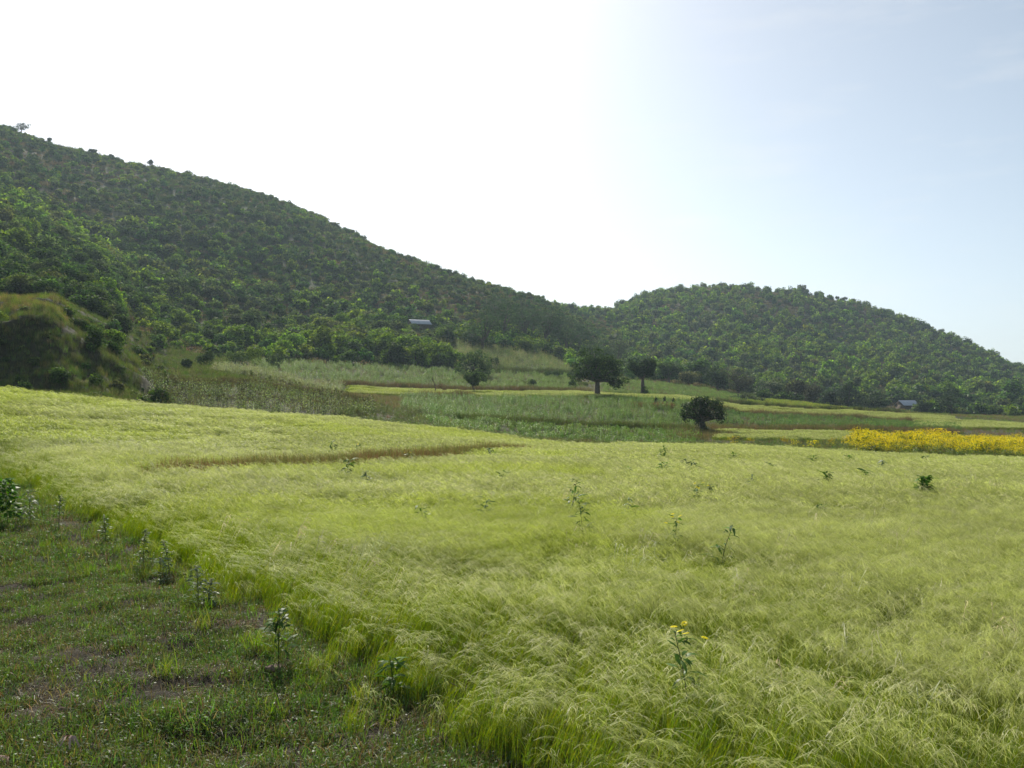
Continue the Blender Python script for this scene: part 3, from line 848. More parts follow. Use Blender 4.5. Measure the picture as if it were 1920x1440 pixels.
# yellow flower stand
x, y = strew(rng, 3, 1560, 2200, 52, 70, lambda x, y: (S(x, y) > 3.16) & (S(x, y) < 3.42 + .2 * (fbm(x / 2, y / 2, 153, 2) - .5)) & (PX(x, y) > 1575))
cover('leafy_skirt', 'green leafy undergrowth along the front of the yellow flowers', 'weeds', x, y, HERB, 5, .55, 1.1, (1.2, 1.1, 1))
def m_flow(x, y):
    px = PX(x, y); s = S(x, y)
    e = 1590 + (s - 3.3) * 20 + (fbm(x / 3, y / 3, 151, 2) - .5) * 40
    return (s > 3.28) & (s < 4.3) & (px > e) & (rng.random(len(x)) > .85 * sstep(.5, .62, fbm(x / 2.2, y / 2.2, 157, 3)) * (s < 3.75)) & (px < 2200)
x, y = strew(rng, 2.3, 1560, 2200, 54, 90, m_flow)
n = len(x)
sz = rng.uniform(.75, 1.1, n) * (.5 + .95 * fbm(x / 2.6, y / 2.6, 155, 3)) * np.interp(PX(x, y), [1580, 1640, 1700, 1760, 1900, 2200], [.78, .98, 1.02, .88, .8, .75])
scatter('yellow_flowers', 'bright yellow flowering stand at the right end of the field', 'flowers', np.stack([x, y, H(x, y) - .02], 1), rng.uniform(0, 6.28, n), sz, rng.integers(0, 5, n), tints(rng, n, (1, 1, 1), .1, .02), FLOW)
x, y = strew(rng, .06, 1280, 1600, 60, 82, lambda x, y: (S(x, y) > 3.1) & (S(x, y) < 4))
cover('scattered_flowers', 'sparse yellow-topped weeds between the small tree and the flower stand', 'flowers', x, y, FLOW, 5, .45, .75, (1, .95, .9))

def cereal_clump(seed, n, h, rad, cols, stalk, leafl=.6, leafw=.055, nl=8, tassel=None):
    rng = np.random.default_rng(seed); mb = MB()
    for i in range(n):
        a = rng.uniform(0, 2 * PI); r = rad * math.sqrt(rng.random()); hh = h * rng.uniform(.75, 1.15)
        b = np.array([math.cos(a) * r, math.sin(a) * r, 0]); le = rng.normal(0, .06, 2) * hh
        top = b + [le[0], le[1], hh]
        strips(mb, np.array([[b, (b + top) / 2 + [0, 0, 0], top]]), np.array([[.028, .024, .012]]), stalk, rng=rng)
        f = np.linspace(.15, .97, nl) + rng.normal(0, .03, nl)
        th = rng.uniform(0, PI) + np.arange(nl) * PI + rng.normal(0, .4, nl)
        ll = leafl * rng.uniform(.7, 1.15, nl) * (1.15 - .5 * f)
        t = np.array([0, .3, .65, 1.0])
        P = (b[None] + (top - b)[None] * f[:, None])[:, None, :] + np.stack(
            [np.cos(th)[:, None] * ll[:, None] * (.75 * t + .1 * t * t), np.sin(th)[:, None] * ll[:, None] * (.75 * t + .1 * t * t), ll[:, None] * (.75 * t - .95 * t * t)], -1)
        c = np.asarray(cols)[rng.integers(0, len(cols), nl)] * (1 + rng.normal(0, .18, (nl, 1)))
        sd = np.stack([-np.sin(th), np.cos(th), np.zeros(nl)], 1)
        strips(mb, P, leafw * np.array([.7, 1, .8, .1])[None], c, side=sd)
        if tassel is not None:
            k = 5; dd = rng.normal(0, .3, (k, 3)); dd[:, 2] = 1
            P = top[None, None] + dd[:, None, :] * np.array([0, .12, .25])[None, :, None]
            strips(mb, P, np.array([[.02, .03, .012]]), tassel, rng=rng)
    return mb.mesh('cereal_clump', M_crop)
C_green = sources('sorghum_clump', [cereal_clump(400 + i, 6, 1.15, .6, [(.13, .20, .06), (.15, .225, .065), (.18, .23, .07)], (.13, .17, .06), .55, .06) for i in range(5)])
C_low = sources('low_maize_clump', [cereal_clump(410 + i, 7, .6, .6, [(.11, .21, .035), (.13, .23, .04), (.17, .23, .05)], (.12, .18, .05), .5, .07, 6) for i in range(5)])
C_dark = sources('dry_sorghum_clump', [cereal_clump(420 + i, 4, 1.4, .55, [(.06, .08, .028), (.11, .16, .035), (.22, .29, .05), (.22, .27, .055)], (.06, .065, .03), .5, .06, 8, tassel=(.09, .08, .04)) for i in range(6)])
C_yel = sources('maize_clump', [cereal_clump(430 + i, 5, 1.9, .7, [(.15, .23, .045), (.13, .21, .04), (.20, .25, .06)], (.14, .18, .05), .7, .075, 9, tassel=(.26, .25, .11)) for i in range(5)])

def zone(dens, pa, pb, sa, sb, wob=.12):
    col = (PXG > pa) & (PXG < pb)
    Y0 = float(np.min([np.interp(sa, np.arange(len(LINES)), _Yk[:, i]) for i in np.where(col)[0]])) - 2
    Y1 = float(np.max([np.interp(sb, np.arange(len(LINES)), _Yk[:, i]) for i in np.where(col)[0]])) + 2
    def m(x, y):
        px = PX(x, y); s = S(x, y)
        j = (fbm(x / 6, y / 6, 161, 3) - .5) * wob * 2
        return in_band(px + j * 120, s + j, pa, pb, sa, sb)
    return strew(rng, dens, pa - 30, pb + 30, Y0, Y1, m)

x, y = zone(2.2, 270, 700, 4.1, 4.95, .06)
k = rng.random(len(x)) > sstep(.45, .62, fbm(x / 3, y / 3, 163, 3)) * .55
x, y = x[k], y[k]
cover('dry_sorghum', 'dark drying sorghum patch with yellowing leaves left of centre', 'crop', x, y, C_dark, 6, .55, .9, (.88, 1.02, .7), .3)
x, y = zone(1.2, 780, 1310, 4.05, 4.95, .08)
cover('low_maize', 'low bright green maize below the dark terrace edge', 'crop', x, y, C_low, 5, .6, 1.0, (1.05, 1.1, .8))
x, y = zone(1.2, 640, 800, 4.0, 5.05, .05)
cover('weedy_herbs', 'green weeds at the foot of the brown dry slope', 'weeds', x, y, HERB, 5, .55, 1.0, (.95, .9, .9))
x, y = zone(1.0, 755, 1300, 5.0, 5.95, .05)
cover('green_sorghum', 'green sorghum on the middle terrace before the big tree', 'crop', x, y, C_green, 5, .6, .88, (1.02, 1.16, .85))
x, y = zone(.9, 470, 1080, 7.12, 7.95, .05)
cover('green_sorghum', 'green sorghum terrace along the foot of the left hill', 'crop', x, y, C_green, 5, .6, .9, (1.05, 1.14, .75))
x, y = zone(.9, 400, 640, 5.7, 6.98, .05)
cover('green_sorghum', 'yellow-green sorghum behind the dark patch', 'crop', x, y, C_green, 5, .7, 1.05, (1.25, 1.1, .9))
x, y = zone(.55, 1130, 1420, 7.1, 7.9, .05)
cover('green_sorghum', 'smooth green crop rising behind the second tree', 'crop', x, y, C_low, 5, .8, 1.2, (1.1, 1.05, 1.1))
x, y = zone(.55, 1400, 1640, 6.85, 7.75, .05)
cover('yellow_green_crop', 'bright yellow-green crop strip beyond the small tree', 'crop', x, y, C_low, 5, .8, 1.2, (1.7, 1.3, .8))
x, y = zone(.7, 1345, 1800, 5.35, 5.98, .04)
cover('green_sorghum', 'green crop strip right of the small tree', 'crop', x, y, C_low, 5, .7, 1.1, (.9, .95, 1.05))
x, y = zone(.6, 820, 1085, 8.02, 8.75, .1)
k = (PX(x, y) + (y - 200) * .9 > 850) & (PX(x, y) < 1085 - (S(x, y) - 8) * 70)
cover('maize', 'pale yellow-green maize clearing at the foot of the wooded slope', 'crop', x[k], y[k], C_yel, 5, .7, 1.0)
# brown banks between terraces
def linepts(pa, pb, s_, step=20):
    out = []
    for p in range(pa, pb, step):
        i = int((p + 900) / 5)
        Y = float(np.interp(s_, np.arange(len(LINES)), _Yk[:, i])); out.append(((p - 960) / F * Y, Y))
    return np.array(out)
bund_strip('bank_grass', 'dark brown grass bank above the pale terrace strip', linepts(640, 1110, 7.06), 700, .7, [0, 2, 2], .9, 1.5, (.75, .72, .7))
bund_strip('bank_grass', 'rusty brown grass tussocks below the thin tree', linepts(760, 900, 5.98), 110, .6, [0, 0, 2], 1.0, 1.5, (.8, .7, .7))
bund_strip('bank_grass', 'brown dry grass slope beside the dark sorghum', np.concatenate([linepts(655, 800, 5.9), linepts(690, 790, 5.4), linepts(700, 780, 4.9)]), 900, 2.6, [0, 2, 2], .45, .8, (1.05, 1.05, 1.05))
bund_strip('bank_grass', 'brown grass bank right of the small tree', linepts(1345, 1790, 5.12), 900, 1.1, [0, 0, 2, 1], .7, 1.2, (.9, .8, .8))
bund_strip('bank_grass', 'brown bank under the tan strip at right', linepts(1350, 1720, 6.0), 500, .8, [0, 2, 2], .9, 1.4, (.85, .8, .8))
bund_strip('bank_grass', 'rusty grass patch beside the small tree', np.concatenate([linepts(1225, 1370, 5.02), linepts(1300, 1370, 4.8), linepts(1290, 1360, 4.5)]), 420, 1.3, [0, 0, 2], .6, 1.1, (.85, .85, .75))
bund_strip('bank_grass', 'rusty grass streak on the green terrace', linepts(1190, 1285, 5.62), 110, .5, [0, 0, 2], .9, 1.3, (1, .8, .7))
bund_strip('bank_grass', 'dark green grass painting in the crop-front shade between the two middle terraces', linepts(860, 1300, 5.0, 10), 900, .6, [1, 1, 2], .7, 1.2, (.72, .74, .7))  # darkened grass strip stands in for shade along the crop front
bund_strip('bank_grass', 'dark grassy line across the upper green terrace', linepts(850, 1110, 7.5, 10), 420, .4, [1, 2], .7, 1.1, (.55, .58, .5))
bund_strip('bank_grass', 'dark overgrown front edge of the maize clearing', linepts(900, 1085, 8.02, 8), 260, .7, [1, 2], 1.2, 2.0, (.5, .55, .45))
bund_strip('bank_grass', 'brownish grass below the low maize', linepts(850, 1330, 4.02, 10), 700, .8, [0, 2, 2, 1], .5, .95, (.85, .85, .8))
bund_strip('bank_grass', 'dark edge above the tan strip at right', linepts(1330, 1700, 6.9, 10), 500, .5, [1, 2], .9, 1.5, (.5, .52, .48))
bund_strip('bank_grass', 'dark grass edge behind the dry sorghum patch', linepts(310, 700, 5.02), 700, .6, [2, 0, 2], .9, 1.4, (.6, .6, .6))
def m_rough(x, y):
    px = PX(x, y); s = S(x, y)
    return (s > 3.05) & (s < 8.0) & (px > 285) & (px < 2200) & ~strip_mask(x, y)
x, y = strew(rng, .9, 280, 2200, 50, 290, m_rough)
far = np.clip(y / 110, 1, 2)
n = len(x); k = np.where(fbm(x / 7, y / 7, 175, 3) > .52, rng.integers(8, 12, n), rng.integers(4, 8, n)); k = np.where((fbm(x / 5, y / 5, 177, 3) > .62), rng.integers(0, 4, n), k)
scatter('rough_grass', 'rough grass between the terraced crops', 'grass', np.stack([x, y, H(x, y) - .03], 1), rng.uniform(0, 6.28, n), rng.uniform(.35, .65, n) * far ** .5, k, tints(rng, n, (1.1, 1.1, 1.05), .16), BUNDC)
# dry grass over the eroded bank
def m_bank(x, y):
    px = PX(x, y); s = S(x, y)
    return (s > 3.3) & (s < 8.2) & (px < 540 - np.maximum(0, s - 4) * 30) & ~((px > 265) & (s > 4.05) & (s < 4.97)) & ~((px > 430) & (s > 5.6))
x, y = strew(rng, 11.0, -260, 540, 46, 160, m_bank)
k = (rng.random(len(x)) > sstep(.52, .62, fbm(x / 3, y / 3, 171, 3)) * .5) & (((S(x, y) < 5.15) & (rng.random(len(x)) < np.where((S(x, y) > 4.15) & (S(x, y) < 4.9) & (PX(x, y) < 125), .75, 1))) | (rng.random(len(x)) < .6))
x, y = x[k], y[k]
s = S(x, y); n = len(x)
kind = np.where(rng.random(n) < .4, rng.integers(8, 12, n), rng.integers(4, 8, n))
tn = tints(rng, n, (.8, .85, .75), .2); tn[(s > 5.05) & (s < 5.9) & (PX(x, y) < 130)] *= np.array([1.55, 1.3, 1.25])
scatter('bank_turf', 'rough grass over the eroded bank at left', 'grass', np.stack([x, y, H(x, y) - .03], 1), rng.uniform(0, 6.28, n), rng.uniform(.45, .9, n), kind, tn, BUNDC)
# undergrowth over the hills
def scrub_clump(seed, cols):
    mb, rng = blade_clump('scrub', seed, 40, 1.1, .35, 1.0, .10, cols, None, .8)
    leaf_cloud(mb, rng, [(rng.normal(0, .5), rng.normal(0, .5), .3, .7, .7, .5) for _ in range(3)], 70, .28, cols[0])
    return mb.mesh('undergrowth_clump', M_leafi)
UND = sources('undergrowth_clump', [scrub_clump(500 + i, [(.075, .11, .025), (.10, .12, .035)]) for i in range(4)] + [scrub_clump(510 + i, [(.14, .12, .05), (.18, .14, .07)]) for i in range(4)])
def m_under(x, y):
    s = S(x, y); return (s > 7.95) & (s < 11.25)
x, y = strew(rng, .20, -220, 2150, 140, 640, m_under)
n = len(x); dry = rng.random(n) < .15 + .6 * sstep(.48, .62, fbm(x / 22, y / 22, 61, 5)) + .4 * ((S(x, y) > 10.3) & (PX(x, y) > 1290) & (PX(x, y) < 1660))
cl = (PX(x, y) + (y - 200) * .9 > 850) & (PX(x, y) < 1085) & (S(x, y) < 8.75)
dry &= ~cl
kk = ~cl
x, y, dry = x[kk], y[kk], dry[kk]; n = len(x)
scatter('hill_undergrowth', 'low grass and undergrowth between the hillside shrubs', 'undergrowth', np.stack([x, y, H(x, y) - .1], 1), rng.uniform(0, 6.28, n), rng.uniform(.7, 1.5, n), np.where(dry, rng.integers(4, 8, n), rng.integers(0, 4, n)), tints(rng, n, (1, 1, 1), .18), UND)
print('crops done')

# ================================================================== SHRUBS OF THE HILLS
def shrub_mesh(seed, kind, mat, n=420, leaf=.34):
    rng = np.random.default_rng(seed); mb = MB()
    # unit shrub: about 2 m across and 2 m high, scaled when planted
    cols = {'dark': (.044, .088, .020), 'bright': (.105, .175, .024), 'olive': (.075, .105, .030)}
    tips = {'dark': (.085, .150, .028), 'bright': (.20, .295, .038), 'olive': (.14, .19, .050)}  # sunlit brightness of the crown tops put into the leaf colour
    nl = rng.integers(5, 9); lumps = []
    for i in range(nl):
        a = rng.uniform(0, 2 * PI); r = rng.uniform(.15, .72); zz = rng.uniform(.55, 1.5) - r * .35
        q = rng.uniform(.34, .62)
        lumps.append((math.cos(a) * r, math.sin(a) * r, zz, q, q, q * rng.uniform(.7, .95)))
    lumps.append((0, 0, .75, .75, .75, .7))
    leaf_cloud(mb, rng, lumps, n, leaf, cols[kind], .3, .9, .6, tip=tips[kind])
    for i in range(4):
        a = rng.uniform(0, 2 * PI); e = (math.cos(a) * .5, math.sin(a) * .5, 1.1)
        tube(mb, [(0, 0, -.25), (e[0] * .35, e[1] * .35, .5), e], [.06, .04, .015], 4, (.07, .055, .04))
    return mb.mesh('hillside_shrub', mat)
KINDS = ['dark', 'bright', 'olive']
NV = 6
FAR_MESH = [shrub_mesh(600 + i, KINDS[i // NV], M_leafi, 300, .42) for i in range(NV * 3)]
NEAR_MESH = [shrub_mesh(640 + i, KINDS[i // NV], M_leafo, 1500, .20) for i in range(NV * 3)]
SHR = sources('shrub_pattern', FAR_MESH)

HUT1 = at(786, 622, 0, 205, 330); HUT2 = at(1700, 770, 0, 200, 330)
# big items that the shrubs must leave clear: (x, y, r)
CLEAR = [(HUT1[0], HUT1[1], 5.5), (HUT1[0] + .5, HUT1[1] - 7, 5), (HUT1[0] + 1.2, HUT1[1] - 14, 5), (HUT1[0] + 1.6, HUT1[1] - 21, 4), (HUT2[0], HUT2[1], 6), (HUT2[0] - 1.5, HUT2[1] - 8, 5)]

def plant_grid(rng, sp, px0, px1, Y0, Y1, mask):
    x0 = min((px0 - 960) / F * Y1, (px0 - 960) / F * Y0); x1 = max((px1 - 960) / F * Y1, (px1 - 960) / F * Y0)
    gx, gy = np.meshgrid(np.arange(x0, x1, sp), np.arange(Y0, Y1, sp))
    x = gx.ravel() + rng.uniform(-.48, .48, gx.size) * sp; y = gy.ravel() + rng.uniform(-.48, .48, gx.size) * sp
    px = PX(x, y); k = (px > px0) & (px < px1)
    x, y = x[k], y[k]; k = mask(x, y)
    return x[k], y[k]

rs = np.random.default_rng(77)
# left hill
def m_left(x, y):
    s = S(x, y); px = PX(x, y)
    k = (s > 8.0) & (s < 10.9) & (px < 1130 + (s - 8) * 30)
    d = fbm(x / 26, y / 26, 181, 4)
    k &= rs.random(len(x)) > sstep(.55, .68, d) * .28 * (px < 520)
    k &= ~((px + (y - 200) * .9 > 850) & (px < 1090 - (s - 8) * 60) & (s < 8.72))
    return k
x1_, y1_ = plant_grid(rs, 3.5, -260, 1200, 145, 470, m_left)
r1 = rs.lognormal(math.log(1.6), .34, len(x1_)) * (.85 + .75 * sstep(.45, .7, fbm(x1_ / 30, y1_ / 30, 187, 3))) * (1.08 - .36 * sstep(8.6, 9.9, S(x1_, y1_)))
r1 = np.minimum(r1, np.interp(S(x1_, y1_), [8, 9, 9.5, 11], [3.4, 2.6, 1.7, 1.5]))
f = fbm(x1_ / 38 + 5, y1_ / 38, 191, 3)
lo = 1 - sstep(8.6, 10.0, S(x1_, y1_))
u = np.clip(rs.random(len(x1_)) * .75 + (fbm(x1_ / 16, y1_ / 16, 189, 3) - .5) * 1.3 + .12, 0, 1)
k1 = np.where(u < .24 + .32 * lo * (f > .42), 1, np.where(u < .58, 2, 0))
# foot-of-hill and bank shrubs
def m_bankshrub(x, y):
    s = S(x, y); px = PX(x, y)
    pr = np.where(s < 5.05, .62, np.where(s > 6.05, .42, np.where(px > 115, .40, .14))) * np.where(px > 215, .5, 1)
    return (s > 3.95) & (s < 8.0) & (px < 310) & (rs.random(len(x)) < pr) & ~((s > 5.05) & (s < 5.95) & (px < 115))
x2_, y2_ = plant_grid(rs, 1.7, -240, 310, 62, 155, m_bankshrub)
r2 = np.where(S(x2_, y2_) < 5.05, rs.uniform(.35, .85, len(x2_)), 1) * np.where((S(x2_, y2_) > 6.05) & (PX(x2_, y2_) < 240), rs.uniform(.8, 2.1, len(x2_)), rs.lognormal(math.log(.7), .4, len(x2_))); k2 = rs.choice([0, 0, 2, 1], len(x2_), p=[.4, .2, .3, .1])
# right hill
def m_right(x, y):
    s = S(x, y); px = PX(x, y)
    k = (s > 8.75) & (s < 11.15) & ((px >= 1130 + (s - 8) * 30 - 40) | ((y > 468) & (px > 1000)))
    top = sstep(10.15, 10.6, s) * sstep(1290, 1350, px) * (1 - .75 * sstep(1580, 1680, px))
    k &= rs.random(len(x)) > top * (.25 + .4 * sstep(.4, .6, fbm(x / 24, y / 24, 193, 3)))
    k &= rs.random(len(x)) > .12
    return k
x3_, y3_ = plant_grid(rs, 4.5, 1000, 2120, 300, 640, m_right)
r3 = rs.lognormal(math.log(1.8), .25, len(x3_))
u = np.clip(rs.random(len(x3_)) * .85 + (fbm(x3_ / 25, y3_ / 25, 195, 3) - .5) * .9 + .07, 0, 1); k3 = np.where(u < .62, 1, np.where(u < .84, 2, 0))
# belt of bushes at the foot of the right hill
def m_belt(x, y):
    s = S(x, y); px = PX(x, y)
    k = (s > 7.7) & (s < 8.8) & (px > 1160) & (rs.random(len(x)) < np.where(s < 8.1, .35, .75))
    k &= ~((px > 1405) & (px < 1480) & (s > 8.2)) & ~((px > 1520) & (px < 1590) & (s > 8.05) & (s < 8.5)) & ~((px > 1620) & (px < 1685) & (s > 8.05) & (s < 8.4))
    return k & ~((px < 1420) & (s < 8.0))
x4_, y4_ = plant_grid(rs, 4.4, 1150, 2120, 215, 370, m_belt)
r4 = rs.lognormal(math.log(1.9), .35, len(x4_)); k4 = rs.choice([0, 2, 1], len(x4_), p=[.62, .28, .10])
SX = np.concatenate([x1_, x2_, x3_, x4_]); SY = np.concatenate([y1_, y2_, y3_, y4_]); SR = np.concatenate([r1, r2, r3, r4])
SK = np.concatenate([k1, k2, k3, k4]); SZn = np.concatenate([np.full(len(a), i) for i, a in enumerate((x1_, x2_, x3_, x4_))])
keep = np.ones(len(SX), bool)
for cx, cy, cr in CLEAR: keep &= np.hypot(SX - cx, SY - cy) > cr + SR * .5
_z = H(SX, SY); _p = PX(SX, SY); _t = HZ - (_z + 2.1 * SR - CAM_H) * F / SY
keep &= ~((np.abs(_p - 788) < 27) & (SY < HUT1[1]) & (SY > 150) & (_t < 609))
keep &= ~((np.abs(_p - 1694) < 19) & (SY < HUT2[1]) & (SY > 150) & (_t < 764))
SX, SY, SR, SK, SZn = SX[keep], SY[keep], SR[keep], SK[keep], SZn[keep]
SZ = H(SX, SY)
spx = PX(SX, SY); srow = HZ - (SZ + SR - CAM_H) * F / SY
# the 300 that show largest, in the frame, are things of their own
app = SR / SY * F
infr = (spx > -5) & (spx < 1925)
order = np.argsort(-(app * infr))
IND = order[:300]
rest = np.setdiff1d(np.arange(len(SX)), IND)
print('shrubs', len(SX), 'smallest individual px', app[IND[-1]])
tn = tints(rs, len(rest), (1, 1, 1), .16, .07)
hgt = rs.uniform(.8, 1.15, len(rest))
sz = np.stack([SR[rest], SR[rest], SR[rest] * hgt * np.where(SZn[rest] == 2, 1.2, 1)], 1)
for nm, lab, sel in (('hillside_scrub', 'mass of dark shrubs covering the tall left hill', SZn[rest] <= 1), ('hillside_scrub', 'mass of rounded bright shrubs covering the right hill', SZn[rest] >= 2)):
    a = rest[sel]
    scatter(nm, lab, 'scrub', np.stack([SX[a], SY[a], SZ[a] - .15], 1), rs.uniform(0, 6.28, len(a)), sz[sel], SK[a] * NV + rs.integers(0, NV, len(a)), tn[sel], SHR)

def where_words(px, row, zn):
    if zn == 1:
        return 'on the eroded bank beside the left field'
    if zn == 3:
        marks = [(1290, 'behind the two dark field trees'), (1440, 'behind the green crop slope'), (1560, 'at the right hill foot left of the dark column tree'), (1660, 'right of the dark column tree'), (1745, 'beside the tin-roofed hut on the plain'), (1850, 'on the plain right of the tin-roofed hut'), (9999, 'at the right frame edge below the hill')]
    elif zn == 2:
        marks = [(1300, 'low on the right hill above the two dark trees'), (1500, 'low on the right hill above the small tree'), (1700, 'low on the right hill above the yellow flowers'), (9999, 'low on the right hill near the frame edge')]
    else:
        lvl = 'high' if row < 520 else ('midway' if row < 600 else 'low')
        marks = [(130, lvl + ' on the left hill directly above the bank ledge'), (270, lvl + ' on the left hill above the eroded gullies'), (400, lvl + ' on the left hill above the dark sorghum'), (520, lvl + ' on the left hill left of the green terrace'),
                 (650, lvl + ' on the left hill above the green terrace start'), (760, lvl + ' on the left hill just left of the hut roof'), (830, lvl + ' on the left hill around the hut roof'), (900, lvl + ' on the left hill behind the thin leaning tree'),
                 (1000, lvl + ' on the left hill beside the maize clearing'), (9999, lvl + ' on the left hill toe behind the big tree')]
    for m, t_ in marks:
        if px < m: return t_
KW = {0: 'dark green', 1: 'bright yellow-green', 2: 'dull olive'}
def size_word(a): return 'large' if a > 24 else ('medium' if a > 15 else 'small')
for c, i in enumerate(IND):
    v = int(SK[i] * NV + rs.integers(0, NV))
    t_ = 1 + rs.normal(0, .14)
    o = obj('shrub', NEAR_MESH[v], loc=(SX[i], SY[i], SZ[i] - .15), rotz=rs.uniform(0, 6.28), color=np.clip(np.array([t_, t_, t_]) * (1 + rs.normal(0, .06, 3)), .4, 2))
    o.scale = (SR[i], SR[i], SR[i] * rs.uniform(.8, 1.15))
    shape = 'spreading' if SR[i] > 2.4 else ('rounded' if rs.random() < .6 else 'uneven')
    shape = 'broad' if o.scale[2] < .92 * SR[i] else ('tall' if o.scale[2] > 1.06 * SR[i] else 'rounded')
    tag(o, '%s %s %s shrub %s' % (size_word(app[i]), shape, KW[int(SK[i])], where_words(spx[i], srow[i], SZn[i])), 'shrub', 'shrubs scattered over the hillsides')

# ================================================================== TREES
def limb(rng, a, b, sag=.12, n=4):
    a = np.array(a, float); b = np.array(b, float); Lg = np.linalg.norm(b - a)
    pts = [a + (b - a) * t + rng.normal(0, sag * Lg * .3, 3) * math.sin(PI * t) for t in np.linspace(0, 1, n)]
    return [tuple(p) for p in pts]

def tree(name, label, px, row, wpx, hpx, trunk, lumps, col, tip, nleaf, leaf, seed, mat=None, group=None, Y=None, lean=(0, 0), limbs=True, rt=.05, cat='tree', smin=5.0):
    """a tree whose lumps are given in fractions of its width (x), width (depth y) and height (z)"""
    rng = np.random.default_rng(seed)
    if Y is None: x, Y = at(px, row, 0, smin)
    else: x = (px - 960) / F * Y
    W = wpx * Y / F; Ht = hpx * Y / F
    r = thing(name, label, cat, (x, Y, Hs(x, Y) - .05), 0, group)
    Lp = [(l[0] * W, l[1] * W, l[2] * Ht, l[3] * W, l[4] * W, l[5] * Ht) for l in lumps]
    tb = MB(); tz = trunk * Ht; rad = rt * Ht
    top = (lean[0] * W, lean[1] * W, tz)
    tube(tb, [(0, 0, -.3), (lean[0] * W * .3, lean[1] * W * .3, tz * .35), (lean[0] * W * .7, lean[1] * W * .7, tz * .75), top], [rad * 1.45, rad * 1.05, rad * .9, rad * .8], 8)
    obj('trunk', tb.mesh('trunk', M_bark, True), r)
    if limbs:
        lb = MB()
        for l in Lp:
            e = (l[0], l[1], l[2])
            tube(lb, limb(rng, top, e), [rad * .62, rad * .45, rad * .3, rad * .12], 5)
            for k in range(2):
                d = rng.normal(size=3); d /= np.linalg.norm(d); d[2] = abs(d[2])
                e2 = (l[0] + d[0] * l[3] * .75, l[1] + d[1] * l[4] * .75, l[2] + d[2] * l[5] * .7)
                tube(lb, limb(rng, e, e2, .1, 3), [rad * .22, rad * .14, rad * .05], 4)
        obj('limbs', lb.mesh('limbs', M_bark, True), r)
    Lr = list(Lp)
    for l in Lp:          # each bough ends in smaller uneven sprays
        for k in range(4):
            d = rng.normal(size=3); d /= np.linalg.norm(d); d[2] = d[2] * .8 + .15
            q = rng.uniform(.28, .48)
            Lr.append((l[0] + d[0] * l[3] * .95, l[1] + d[1] * l[4] * .95, max(l[2] + d[2] * l[5] * 1.0, .06 * Ht), l[3] * q, l[4] * q, max(l[5], l[3] * .7) * q))
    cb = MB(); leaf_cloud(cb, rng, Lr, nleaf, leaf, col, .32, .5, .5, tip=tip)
    obj('crown', cb.mesh('crown', mat or M_leafo), r)
    return r
DK = (.038, .070, .020); DKT = (.07, .115, .024)  # DKT puts sunlit upper leaves into the crown colour
tree('spreading_tree', 'large dark spreading tree with thick trunk on the pale terrace strip', 1120, 744, 112, 88, .34,
     [(-.05, 0, .84, .24, .22, .18), (.05, .1, .66, .32, .28, .22), (-.2, .05, .68, .2, .2, .17), (-.34, 0, .44, .14, .16, .13), (.16, -.1, .50, .24, .22, .16), (.34, 0, .34, .15, .16, .19),
      (-.12, -.14, .48, .2, .2, .14), (.10, .0, .74, .2, .2, .12), (.25, .1, .58, .14, .16, .1), (-.26, .1, .5, .15, .15, .12), (.30, -.12, .30, .10, .12, .10)], DK, DKT, 7500, .30, 801, rt=.055)
t2 = tree('round_tree', 'slim dark round-crowned tree with ivy-thick trunk foot, right of the spreading tree', 1205, 741, 60, 76, .40,
     [(.08, 0, .70, .28, .28, .22), (.14, .1, .60, .24, .22, .18), (-.08, -.05, .62, .2, .22, .16), (-.34, 0, .74, .16, .16, .13), (-.22, .05, .62, .14, .16, .12), (.18, -.1, .80, .16, .16, .12)], (.030, .055, .018), (.05, .08, .02), 5200, .30, 802, rt=.045)
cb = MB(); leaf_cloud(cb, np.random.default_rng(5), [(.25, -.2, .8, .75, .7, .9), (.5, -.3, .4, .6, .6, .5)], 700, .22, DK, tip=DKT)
obj('foot_growth', cb.mesh('foot_growth', M_leafo), t2)
tree('bushy_tree', 'dim bushy tree standing right of the round-crowned tree', 1254, 716, 52, 46, .3,
     [(0, 0, .68, .3, .3, .26), (.22, 0, .60, .24, .24, .22), (-.22, .05, .55, .22, .22, .22), (.05, -.1, .45, .26, .26, .2)], DK, DKT, 2600, .4, 803, rt=.05, Y=232)
tree('gnarled_tree', 'small dark gnarled tree with glossy leaves before the brown bank', 1318, 812, 86, 72, .34,
     [(-.36, 0, .50, .14, .16, .2), (-.26, .05, .70, .16, .16, .14), (-.06, 0, .82, .18, .2, .14), (.12, .05, .80, .16, .18, .13), (.28, 0, .74, .15, .16, .15), (.36, 0, .54, .15, .15, .2), (.40, .02, .38, .10, .11, .14),
      (.12, -.08, .60, .24, .24, .2), (-.1, -.05, .60, .24, .24, .2), (0, 0, .86, .16, .16, .12), (-.14, 0, .40, .1, .1, .12), (.2, .0, .46, .12, .12, .08), (-.40, 0, .42, .07, .08, .09), (-.08, -.04, .24, .10, .10, .14), (.02, -.04, .14, .08, .08, .10)],
     (.028, .055, .016), (.055, .09, .02), 5200, .20, 804, mat=M_glossleaf, rt=.085, lean=(-.02, 0))
tree('thin_tree', 'thin young tree with leaning stem on the terrace edge', 891, 738, 42, 42, .32,
     [(-.08, 0, .62, .26, .26, .24), (.14, 0, .74, .24, .24, .2), (-.28, .05, .74, .2, .2, .18), (.42, 0, .70, .13, .14, .2), (.0, -.05, .48, .18, .18, .14), (-.05, 0, .86, .2, .2, .15)], (.045, .085, .022), (.085, .14, .03), 2200, .26, 805, rt=.03, lean=(-.12, 0))
